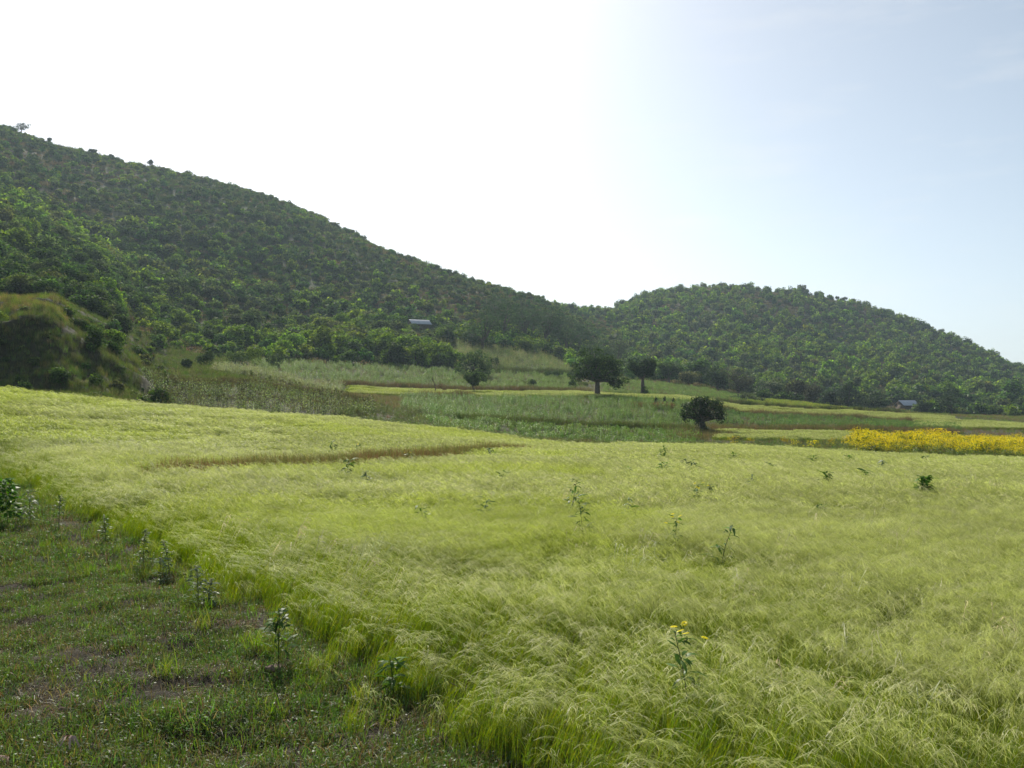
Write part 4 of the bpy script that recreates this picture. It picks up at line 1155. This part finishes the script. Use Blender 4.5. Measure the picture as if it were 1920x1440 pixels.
# bare leaning sapling
x, Y = at(817, 739)
sp = thing('bare_sapling', 'thin bare leaning stem left of the thin young tree', 'sapling', (x, Y, Hs(x, Y)))
mb = MB(); u_ = Y / F
tube(mb, [(0, 0, -.1), (-1 * u_, 0, 12 * u_), (-1.5 * u_, 0, 18 * u_), (-6 * u_, 0, 27 * u_), (-5.5 * u_, 0, 34 * u_)], [.085, .07, .06, .05, .025], 6)
obj('stem', mb.mesh('stem', M_bark, True), sp)
mb = MB(); tube(mb, [(-6 * u_, 0, 27 * u_), (-9 * u_, .1, 31 * u_)], [.035, .015], 5); tube(mb, [(-1.2 * u_, 0, 15 * u_), (-4 * u_, .1, 17 * u_)], [.03, .012], 5)
obj('twig', mb.mesh('twig', M_bark, True), sp)
# dark trees along the toe of the left hill
toe = [(886, 706, 72, 52, 1), (905, 660, 56, 62, 0), (945, 640, 60, 60, 0), (985, 642, 54, 66, 0), (1022, 655, 56, 62, 0), (1060, 672, 50, 48, 0), (1095, 690, 50, 40, 0), (1130, 700, 46, 44, 0), (1158, 704, 42, 60, 3), (1000, 626, 44, 44, 0), (1045, 640, 44, 44, 0), (925, 610, 44, 44, 0), (1085, 655, 40, 40, 0)]
tl = ['broad leafy tree directly behind the thin leaning tree', 'dense dark tree standing just left of the maize clearing', 'dark rounded tree at the back of the maize clearing', 'tall dense dark tree above the maize clearing', 'dark tree directly behind the maize clearing edge', 'dark tree at the right tip of the maize clearing',
      'tall dark tree behind the left part of the spreading tree', 'dark tree rising over the spreading tree', 'greyish slender tree between the spreading tree and the right hill', 'upper dark tree on the wooded slope toe', 'upper dark tree above the spreading tree', 'dark tree uphill from the maize clearing', 'smallest dark tree over the wooded slope toe']
for i, ((px, row, wp, hp, kd), lb) in enumerate(zip(toe, tl)):
    if i: wp, hp = wp * 1.45, hp * 1.3
    rg = np.random.default_rng(820 + i)
    lm = [(rg.uniform(-.28, .28), rg.uniform(-.2, .2), rg.uniform(.35, .8), rg.uniform(.18, .3), .24, rg.uniform(.13, .22)) for _ in range(8)] + [(0, 0, .5, .34, .34, .34)]
    if i == 0: lm = [(-.3, 0, .3, .18, .2, .26), (-.1, .1, .62, .22, .2, .24), (.15, 0, .72, .24, .2, .22), (.34, 0, .42, .16, .2, .24), (.05, -.1, .34, .26, .24, .3), (-.28, 0, .7, .13, .14, .13), (.3, .1, .18, .2, .2, .18)]
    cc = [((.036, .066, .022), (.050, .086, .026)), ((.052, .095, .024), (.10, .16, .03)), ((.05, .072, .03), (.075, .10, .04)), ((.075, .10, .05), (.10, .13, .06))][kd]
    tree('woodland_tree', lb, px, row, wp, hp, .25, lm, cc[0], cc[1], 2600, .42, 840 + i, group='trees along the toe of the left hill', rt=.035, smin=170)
tree('dark_tree', 'tall dark dense column-like tree at the foot of the right hill', 1590, 752, 50, 54, .2,
     [(0, 0, .55, .36, .34, .42), (.1, 0, .8, .28, .26, .18), (-.2, 0, .6, .26, .26, .25), (.2, 0, .35, .28, .28, .3), (-.2, 0, .3, .26, .26, .28)], (.028, .048, .022), (.04, .065, .026), 3200, .42, 860, Y=255, rt=.05)
belt = [(1345, 738, 46, 42, 'broad dark round-topped bush tree on the left of the valley belt'), (1385, 738, 56, 50, 'largest brownish-dark round tree in the valley belt'), (1440, 745, 44, 32, 'silvery-tipped dark bush tree below the grey clearing'),
        (1490, 752, 42, 44, 'brown-tinged tree left of the dark pair in the valley belt'), (1525, 752, 40, 40, 'dark rounded tree between the brown one and the column tree'), (1556, 754, 36, 30, 'low dark tree touching the column tree'),
        (1640, 762, 46, 34, 'dark bush tree right of the column tree'), (1733, 772, 30, 23, 'very dark bush tree hiding the right side of the tin-roofed hut'), (1290, 722, 40, 26, 'pale olive bush tree left of the valley belt'), (1785, 778, 60, 36, 'dark spreading tree group front right of the tin-roofed hut')]
for i, (px, row, wp, hp, lb) in enumerate(belt):
    rg = np.random.default_rng(870 + i)
    lm = [(rg.uniform(-.3, .3), rg.uniform(-.2, .2), rg.uniform(.3, .75), rg.uniform(.16, .28), .24, rg.uniform(.15, .25)) for _ in range(7)] + [(0, 0, .45, .36, .34, .36)]
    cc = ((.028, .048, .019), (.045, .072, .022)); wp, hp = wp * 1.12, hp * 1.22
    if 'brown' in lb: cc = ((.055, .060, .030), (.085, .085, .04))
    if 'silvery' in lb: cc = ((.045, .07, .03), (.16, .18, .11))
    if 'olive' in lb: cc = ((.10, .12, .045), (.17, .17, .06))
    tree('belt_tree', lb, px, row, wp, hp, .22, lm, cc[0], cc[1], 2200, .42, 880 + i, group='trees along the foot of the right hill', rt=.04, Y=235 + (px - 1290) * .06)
tree('grey_shrub', 'long low grey-green shrub in the yellow-green crop', 1400, 756, 66, 14, .2,
     [(-.3, 0, .5, .2, .15, .4), (0, 0, .55, .24, .15, .4), (.28, 0, .4, .2, .15, .35), (-.15, 0, .7, .14, .1, .28)], (.07, .09, .045), (.10, .12, .06), 1500, .3, 899, Y=186, cat='shrub', limbs=False)
tree('terrace_shrub', 'dark round bush on the bank left of the spreading tree', 997, 729, 16, 18, .2, [(0, 0, .5, .5, .5, .5), (.1, 0, .7, .3, .3, .3)], DK, DKT, 600, .25, 900, cat='shrub', limbs=False)
tree('terrace_shrub', 'small rounded bush at the left foot of the spreading tree', 1074, 731, 16, 18, .2, [(0, 0, .5, .5, .5, .5), (-.1, 0, .7, .3, .3, .3)], DK, DKT, 600, .25, 901, cat='shrub', limbs=False)
for i, (px, row, wp, hp, lb) in enumerate([(350, 699, 22, 22, 'left one of two small round bushes above the dark sorghum'), (385, 699, 36, 34, 'right taller one of two round bushes above the dark sorghum'), (447, 694, 50, 34, 'grey-green bush mound above the dark sorghum'), (478, 690, 34, 44, 'bright-topped bush at the left end of the green terrace'), (515, 688, 34, 34, 'dark bush at the left end of the green terrace')]):
    tree('mound_shrub', lb, px, row, wp, hp, .2, [(0, 0, .45, .42, .42, .42), (.15, 0, .65, .3, .3, .3), (-.2, 0, .6, .28, .3, .28)], (.05, .085, .026) if 'bright' not in lb else (.11, .17, .03), (.09, .13, .03) if 'bright' not in lb else (.2, .27, .04), 1500, .22, 905 + i, cat='shrub', limbs=False, group='bushes above the dark sorghum patch', Y=124 + i * 6)
for i, (px, row, wp, hp, lb) in enumerate([(746, 690, 36, 28, 'bright green round bush at the foot of the left hill below the hut'), (1036, 678, 38, 18, 'low spreading bush on the maize clearing'), (1074, 684, 24, 18, 'dark bush at the right end of the maize clearing'), (845, 694, 34, 32, 'yellow-green bush left of the broad leafy tree'), (925, 690, 26, 24, 'dark bush right of the broad leafy tree')]):
    br = 'bright' in lb or 'yellow' in lb
    tree('foothill_shrub', lb, px, row, wp, hp, .2, [(0, 0, .45, .42, .42, .42), (.2, 0, .6, .28, .3, .3), (-.22, .05, .62, .26, .28, .28)], (.10, .17, .028) if br else DK, (.19, .28, .04) if br else DKT, 1200, .28, 925 + i, cat='shrub', limbs=False, group='bushes about the maize clearing', Y=196 + i * 3)
for i, (px, dy, wp, hp, lb) in enumerate([(772, 6, 34, 19, 'dark shrub hiding the lower left of the hillside hut'), (800, 7, 30, 16, 'rounded shrub in front of the right end of the hillside hut')]):
    tree('hut_shrub', lb, px, 0, wp, hp, .2, [(0, 0, .45, .42, .42, .42), (.2, 0, .6, .28, .3, .3), (-.22, .05, .55, .26, .28, .28)], (.046, .085, .022), (.085, .14, .03), 1000, .3, 935 + i, cat='shrub', limbs=False, Y=HUT1[1] - dy)
for i, (px, lb) in enumerate([(1230, 'left one of three small dark conical shrubs in the green crop'), (1246, 'middle and widest of three small dark conical shrubs in the green crop'), (1263, 'right one of three small dark conical shrubs in the green crop')]):
    tree('conical_shrub', lb, px, 763, 8 + (i == 1) * 2, 18 + (i == 1) * 2, .2, [(0, 0, .25, .5, .5, .25), (.05, 0, .5, .36, .36, .25), (0, 0, .78, .2, .2, .24)], (.02, .032, .016), (.03, .04, .02), 300, .22, 915 + i, cat='shrub', limbs=False, group='small dark conical shrubs in the green crop', Y=128)
# ridge-top trees standing against the sky
def crest(px, y0, y1):
    ys = np.linspace(y0, y1, 400); xs = (px - 960) / F * ys
    r = HZ - (H(xs, ys) - CAM_H) * F / ys
    return float(ys[np.argmin(r)])
ridge = [(40, 34, 22, 'broad bushy tree on the highest visible crest at far left'), (92, 10, 15, 'lone thin tree on the crest at upper left'), (172, 18, 14, 'feathery tree on the left crest'), (208, 14, 12, 'small bushy tree on the left crest'), (283, 14, 16, 'pointed dark tree on the left crest'),
         (606, 12, 12, 'tiny tree at the shoulder of the left crest'), (1070, 18, 14, 'dark tree where the left hill meets the saddle'), (1122, 14, 8, 'flat tree in the middle of the saddle'), (1225, 6, 9, 'first tiny tree on the left flank of the right hill crest'), (1275, 10, 12, 'pair-like dark tree left on the right hill crest'),
         (1355, 22, 10, 'wide dark bush tree at the top of the right hill'), (1411, 9, 10, 'tiny round tree on the top of the right hill'), (1437, 18, 8, 'flat-topped dark tree on the right hill crest'), (1472, 5, 8, 'left thin palm-like tree on the right hill crest'), (1478, 5, 8, 'right thin palm-like tree on the right hill crest'), (1490, 26, 10, 'long dark bush tree on the right hill crest'),
         (1555, 10, 9, 'small round tree right of the right hill top'), (1569, 10, 9, 'second small round tree right of the right hill top'), (1583, 18, 10, 'dark tree where the right crest begins to fall'), (1765, 18, 14, 'pinkish twiggy tree on the falling right crest'), (1826, 8, 9, 'small tree low on the falling right crest'), (1861, 12, 12, 'left one of two bush trees near the right frame edge crest'), (1873, 11, 11, 'right one of two bush trees near the right frame edge crest')]
for i, (px, wp, hp, lb) in enumerate(ridge):
    Y = crest(px, 300, 470) if px < 1090 else crest(px, 480, 660)
    rg = np.random.default_rng(930 + i)
    lm = [(rg.uniform(-.28, .28), rg.uniform(-.2, .2), rg.uniform(.55, .85), .24, .24, .15) for _ in range(4)] + [(0, 0, .62, .34, .3, .28)]
    tree('crest_tree', lb, px, 0, wp, hp * 1.15, .4, lm, (.05, .07, .03), (.08, .10, .04), 500, .55, 960 + i, group='trees standing on the crests', Y=Y, rt=.035)
print('trees done')

# ================================================================== HUTS
def box(mb, x0, x1, y0, y1, z0, z1, mat=0):
    v = [(x0, y0, z0), (x1, y0, z0), (x1, y1, z0), (x0, y1, z0), (x0, y0, z1), (x1, y0, z1), (x1, y1, z1), (x0, y1, z1)]
    mb.add(v, [(0, 3, 2, 1), (4, 5, 6, 7), (0, 1, 5, 4), (1, 2, 6, 5), (2, 3, 7, 6), (3, 0, 4, 7)], mat=mat)
def hut(label, x, y, rz, Lx, Ly, hw, rise):
    r = thing('hut', label, 'hut', (x, y, Hs(x, y) - .1), rz)
    mb = MB(); hx, hy = Lx / 2, Ly / 2
    # four walls with gables and a door opening in the front
    for a, b, c, d in ((-hx, -.5, -hy, -hy + .2), (.5, hx, -hy, -hy + .2), (-hx, hx, hy - .2, hy), (-hx, -hx + .2, -hy + .2, hy - .2), (hx - .2, hx, -hy + .2, hy - .2)):
        box(mb, a, b, c, d, -.6, hw)
    box(mb, -.5, .5, -hy, -hy + .2, 2.0, hw)
    for sx in (-hx, hx - .2):
        mb.add([(sx, -hy, hw + .003), (sx, hy, hw + .003), (sx, 0, hw + rise - .04), (sx + .2, -hy, hw + .003), (sx + .2, hy, hw + .003), (sx + .2, 0, hw + rise - .04)], [(0, 1, 4, 3), (1, 2, 5, 4), (2, 0, 3, 5)], t=[(0, 2, 1), (3, 4, 5)])
    obj('wall', mb.mesh('wall', M_mud), r)
    # corrugated roof, two slopes
    mb = MB(); n = int(Lx / .11); xs = np.linspace(-hx - .45, hx + .45, n); wv = .022 * np.where(np.arange(n) % 2, 1, -1)
    for sg in (-1, 1):
        ey = sg * (hy + .5); ez = hw + rise - (hy + .5) * rise / hy + .06; rz_ = hw + rise + .06
        top = np.stack([xs, np.zeros(n) + sg * .01, rz_ + wv], 1); bot = np.stack([xs, np.full(n, ey), ez + wv], 1)
        v = np.concatenate([top, bot, top - [0, 0, .03], bot - [0, 0, .03]])
        k = np.arange(n - 1)
        q = np.concatenate([np.stack([k, k + 1, n + k + 1, n + k], 1), np.stack([2 * n + k, 3 * n + k, 3 * n + k + 1, 2 * n + k + 1], 1), np.stack([n + k, n + k + 1, 3 * n + k + 1, 3 * n + k], 1)])
        mb.add(v, q)
    obj('roof', mb.mesh('roof', M_iron), r)
    mb = MB(); box(mb, -.49, .49, -hy + .06, -hy + .12, -.1, 1.99); box(mb, -.42, .42, -hy + .03, -hy + .06, .4, .52); box(mb, -.42, .42, -hy + .03, -hy + .06, 1.5, 1.62)
    obj('door', mb.mesh('door', M_wood), r)
    return r
hut('tin-roofed hut half hidden by shrubs on the left hill slope', HUT1[0], HUT1[1], R(24), 5.4, 4.2, 2.4, 1.2)
hut('tin-roofed hut on the plain at the foot of the right hill', HUT2[0], HUT2[1], R(16), 5.6, 4.4, 2.1, 1.4)

# ================================================================== WEEDS STANDING IN THE TEFF AND ON THE VERGE
def weed(label, px, ytop, ybot, kind, seed, sub=.48, name='weed', group=None, Y=None):
    rng = np.random.default_rng(seed)
    x, Y = at(px, ybot, sub, 5.0)
    h = sub + (ybot - ytop) * Y / F
    z = Hs(x, Y)
    t_ = thing(name, label, 'weed', (x, Y, z - .02), rng.uniform(0, 6.28) if kind != 'arch' else 0, group)
    vis = max(.12, h - sub)
    lx, ly = rng.normal(0, .12, 2) * h
    def P(f): return np.array([lx * f * f, ly * f * f, h * f])
    sb = MB(); tube(sb, [tuple(P(f)) for f in (0, .35, .7, 1)], [.004 + .003 * h, .004 + .0025 * h, .004, .002], 5, (.09, .12, .045))
    cfg = {'leafy': (46, .085, .30, (.075, .15, .028), .16), 'sparse': (22, .10, .28, (.08, .16, .03), .15), 'bush': (110, .11, .36, (.075, .18, .022), .22),
           'silver': (34, .075, .30, (.15, .20, .11), .12), 'spike': (44, .06, .32, (.095, .16, .04), .09), 'flower': (30, .08, .3, (.085, .17, .03), .15), 'arch': (20, .13, .22, (.075, .16, .025), .16)}[kind]
    n, ll, ar, col, rd = cfg
    f0 = max(0.12, (sub - .15) / h)
    n = int(n * ((2.2 if sub < .1 else 1.5) + max(0, f0 - .3))); ar *= 1.2
    f = rng.uniform(f0, 1, n); th = rng.uniform(0, 6.28, n)
    out = rng.uniform(.3, 1, n) * rd * (1.25 - .75 * (f - f0) / (1 - f0 + 1e-6)) * min(1.6, max(.5, vis / .35))
    base = np.stack([lx * f * f, ly * f * f, h * f], 1)
    L_ = ll * rng.uniform(.7, 1.4, n) * min(1.7, max(.8, Y / 15))
    n0 = n
    # side branches carry the leaves
    C0 = base + np.stack([np.cos(th) * out * .45, np.sin(th) * out * .45, out * .25], 1)
    tt = np.array([0, .35, .75, 1.0])
    dirv = np.stack([np.cos(th), np.sin(th), np.full(n, .45)], 1) + rng.normal(0, .3, (n, 3))
    droop = rng.uniform(.2, .9, n)
    PP = C0[:, None, :] + dirv[:, None, :] * (L_[:, None] * tt)[:, :, None]
    PP[:, :, 2] -= (droop * L_)[:, None] * tt ** 2
    c = np.asarray(col)[None] * (1 + rng.normal(0, .2, (n, 1)))
    sd = np.stack([-np.sin(th), np.cos(th), rng.normal(0, .3, n)], 1)
    lb = MB(); strips(lb, PP, (L_ * ar)[:, None] * np.array([.3, 1, .75, .08])[None], c, side=sd)
    strips(sb, np.stack([base, C0], 1), np.full((n, 2), .005), (.09, .12, .045), rng=rng)
    obj('stem', sb.mesh('stem', M_weed), t_)
    obj('leaves', lb.mesh('leaves', M_weed), t_)
    if kind == 'flower':
        fb = MB(); m = rng.integers(3, 7)
        for i in range(m):
            p = P(1) + np.array([rng.normal(0, .07), rng.normal(0, .07), rng.uniform(-.06, .05)])
            tube(sb, [tuple(P(.8)), tuple(p)], [.003, .002], 4, (.09, .13, .04))
            k = 9; a = np.arange(k) * 2 * PI / k + rng.random()
            tl_ = rng.normal(0, .3, 2)
            Q = np.stack([np.stack([np.cos(a) * r_, np.sin(a) * r_, np.cos(a) * r_ * tl_[0] + np.sin(a) * r_ * tl_[1] + .3 * r_ * (r_ < .025)], 1) for r_ in np.array((.006, .022, .036)) * (.7 if Y < 12 else 1)], 1) + p
            strips(fb, Q, np.array([[.008, .017, .006]]), (.80, .70, .015), side=np.stack([-np.sin(a), np.cos(a), np.zeros(k)], 1))
        obj('flowers', fb.mesh('flowers', M_weed), t_)
    if kind in ('spike', 'silver'):
        kb = MB(); k = 40
        f = rng.uniform(.82, 1.03, k); th = rng.uniform(0, 6.28, k)
        C = np.stack([lx * f * f + np.cos(th) * .014, ly * f * f + np.sin(th) * .014, h * f], 1)
        cards(kb, C, np.stack([np.cos(th), np.sin(th), np.full(k, .5)], 1), .022, .014, (.30, .32, .20), rng)
        obj('seed_head', kb.mesh('seed_head', M_weed), t_)
    return t_
G1 = 'weeds standing out of the near teff field'
FW = [(1070, 897, 958, 'leafy', 'tallest leafy weed near the middle of the teff field'), (1096, 940, 1002, 'leafy', 'slightly shorter leafy weed right below the tallest one'), (1175, 930, 962, 'sparse', 'thin leafy weed between the tall pair and the yellow flowers'),
      (1297, 907, 942, 'flower', 'weed with a wide flat cluster of yellow flowers'), (1331, 908, 930, 'silver', 'greyish seeding weed right of the flat yellow cluster'), (1265, 967, 1025, 'flower', 'tall weed with one yellow head left of the long-leaved weed'),
      (1346, 976, 1044, 'arch', 'weed with long arching dark leaves'), (1296, 1172, 1275, 'flower', 'nearest yellow-flowered weed in the foreground teff'), (1313, 864, 890, 'leafy', 'dense dark weed beyond the flat yellow cluster'),
      (1240, 838, 864, 'leafy', 'farthest leafy weed at the field edge left of the small tree'), (1240, 868, 893, 'sparse', 'pale weed directly below the farthest leafy one'), (1273, 860, 878, 'sparse', 'small weed left of the dense dark weed'), (1187, 875, 892, 'sparse', 'tiny weed alone above the tall pair'),
      (1380, 850, 866, 'sparse', 'tiny upright weed below the small tree, farther right'), (1726, 893, 930, 'bush', 'bright green bushy weed, the fullest at right'), (1545, 884, 908, 'leafy', 'dark compact weed in the middle right of the field'), (1631, 880, 898, 'sparse', 'open weed left of the bushy one'),
      (1458, 870, 884, 'leafy', 'small dark weed upper middle right'), (1410, 888, 916, 'silver', 'greyish upright weed left of the compact weed'), (1520, 853, 870, 'sparse', 'thin upright weed near the flower stand'), (1594, 853, 870, 'sparse', 'slanting weed just before the flower stand'),
      (1652, 862, 882, 'silver', 'pale weed in front of the flower stand'), (1737, 855, 868, 'leafy', 'bright small weed at the foot of the flower stand'), (1541, 944, 962, 'sparse', 'solitary thin weed low in the right half'), (809, 944, 978, 'sparse', 'star-shaped weed in the left centre'),
      (914, 932, 964, 'sparse', 'drooping weed right of the star-shaped one'), (898, 936, 952, 'sparse', 'small weed touching the drooping one'), (941, 882, 900, 'sparse', 'small weed in the upper centre of the field'), (690, 882, 906, 'silver', 'faint pale weed right of the bund pair'),
      (649, 860, 893, 'leafy', 'narrow leafy weed just below the bund'), (770, 848, 864, 'flower', 'short yellow-topped weed at the reddish bund'), (918, 840, 856, 'leafy', 'green weed at the right end of the bund')]
for i, (px, a, b, kd, lb) in enumerate(FW):
    weed(lb, px, a, b, kd, 1000 + i, .47, group=G1)
G2 = 'weeds along the bund and the verge'
VW = [(625, 827, 868, 'leafy', .25, 'tall dark leafy weed standing on the bund'), (678, 832, 856, 'flower', .25, 'slim yellow-topped weed on the bund'), (1013, 815, 842, 'flower', .2, 'tall yellowish weed at the far end of the teff'),
      (268, 990, 1066, 'spike', .0, 'slender upright weed with a pale seed spike at the field edge'), (300, 1046, 1100, 'silver', .0, 'low silvery-leaved weed at the field edge'), (372, 1060, 1138, 'silver', .0, 'bushy silvery-leaved weed between the low one and the large one'),
      (522, 1140, 1248, 'leafy', .0, 'large broad-leaved weed at the edge of the trampled grass'), (738, 1232, 1312, 'sparse', .0, 'green weed at the near field edge with one pale leaf'), (110, 928, 996, 'spike', .0, 'slender spike weed at far left'), (57, 920, 985, 'silver', .0, 'grey-leaved weed left of the slender spike'),
      (14, 900, 985, 'bush', .0, 'grey-green bushy weed at the left frame edge'), (318, 1012, 1082, 'spike', .0, 'thin dark spike behind the silvery weed'), (198, 965, 1020, 'spike', .0, 'thin spike between the slender pair at left'), (390, 1085, 1142, 'silver', .0, 'small grey weed touching the bushy silvery one')]
for i, (px, a, b, kd, sub, lb) in enumerate(VW):
    weed(lb, px, a, b, kd, 1100 + i, sub, group=G2)

# ================================================================== LITTER ON THE VERGE
def lump_mesh(name, mat, r, seed, flat=.5):
    bm_v = []; rng = np.random.default_rng(seed); nu, nv = 14, 9
    for i in range(nv):
        ph = PI * i / (nv - 1)
        for j in range(nu):
            th = 2 * PI * j / nu
            d = np.array([math.sin(ph) * math.cos(th), math.sin(ph) * math.sin(th), math.cos(ph) * flat])
            k = r * (1 + .35 * (float(fbm(np.array([d[0] * 1.6 + 5]), np.array([d[1] * 1.6 + d[2] * 2]), seed, 3)[0]) - .5) * 2) if 0 < i < nv - 1 else r
            bm_v.append(d * k)
    q = [(i * nu + j, i * nu + (j + 1) % nu, (i + 1) * nu + (j + 1) % nu, (i + 1) * nu + j) for i in range(nv - 1) for j in range(nu)]
    mb = MB(); mb.add(bm_v, q)
    return mb.mesh(name, mat, True)
for i, (px, row, r, fl, nm, m_, lb, ct) in enumerate([(515, 1256, .075, .4, 'soil_clod', M_clod, 'pinkish flat clod below the large broad-leaved weed', 'clod'), (3, 1432, .065, .5, 'stone', M_clod, 'pinkish stone at the lower left corner', 'stone'),
                                                  (116, 1334, .030, .8, 'pebble', M_clod, 'small brown pebble above the withered leaf', 'pebble'), (280, 1036, .05, .5, 'soil_clod', M_clod, 'dull clod beside the slender spike weed', 'clod')]):
    x, Y = at(px, row)
    o = obj(nm, lump_mesh(nm, m_, r, 70 + i, fl), loc=(x, Y, Hs(x, Y) + r * fl * .35), rotz=i)
    tag(o, lb, ct)
x, Y = at(132, 1408)
mb = MB(); rg = np.random.default_rng(3)
for a in (-1.1, -.75, -.3, .25, .6, 1.0):
    d = np.array([math.sin(a), -.6, 0]); l_ = rg.uniform(.10, .15)
    P = np.array([[0, 0, .10], d * l_ * .4 + [0, 0, .105], d * l_ * .8 + [0, 0, .06], d * l_ * 1.1 + [0, 0, .012]])[None]
    strips(mb, P, np.array([[.008, .017, .014, .004]]), (1, 1, 1), side=np.array([[math.cos(a), .2, .5]]))
o = obj('withered_plant', mb.mesh('withered_plant', M_dry), loc=(x, Y, Hs(x, Y)))
tag(o, 'pinkish withered leaf bunch on the trampled grass at lower left', 'withered plant')
x, Y = at(850, 1325)
mb = MB(); tube(mb, [(-.12, 0, .01), (-.02, .03, .06), (.05, .05, .12), (.12, .06, .19)], [.008, .008, .007, .004], 6); tube(mb, [(.05, .05, .12), (-.03, .07, .16)], [.005, .003], 5)
tag(obj('stick', mb.mesh('stick', M_wood, True), loc=(x, Y, Hs(x, Y))), 'brown forked stick leaning at the near edge of the teff', 'stick')
x, Y = at(296, 886)
mb = MB(); rg = np.random.default_rng(8)
for i in range(26):
    a = rg.uniform(-.6, .6); l_ = rg.uniform(.2, .55); b = np.array([rg.normal(0, .5), rg.normal(0, .15), rg.uniform(.02, .25)])
    tube(mb, [tuple(b), tuple(b + [math.cos(a) * l_ * .5, math.sin(a) * l_ * .4, .06]), tuple(b + [math.cos(a) * l_, math.sin(a) * l_ * .7, .0])], [.012, .009, .004], 4)
tag(obj('brushwood', mb.mesh('brushwood', M_wood, True), loc=(x, Y, Hs(x, Y) + .25)), 'dark heap of cut stems at the left end of the bund', 'brushwood')

# ================================================================== HAZE
hb = MB()
box(hb, -3600, 3600, -3600, 3600, -40, 215)
hm = bpy.data.materials.new('valley_haze'); hm.use_nodes = True
t = hm.node_tree; t.nodes.clear()
o_ = t.nodes.new('ShaderNodeOutputMaterial'); pv = t.nodes.new('ShaderNodeVolumePrincipled')
pv.inputs['Color'].default_value = (.66, .86, 1.0, 1)
pv.inputs['Density'].default_value = .00018
pv.inputs['Anisotropy'].default_value = .35
t.links.new(pv.outputs[0], o_.inputs['Volume'])
hz = obj('haze', hb.mesh('haze', hm))
tag(hz, 'thin pale haze filling the valley', 'haze', kind='stuff')
print('scene done')
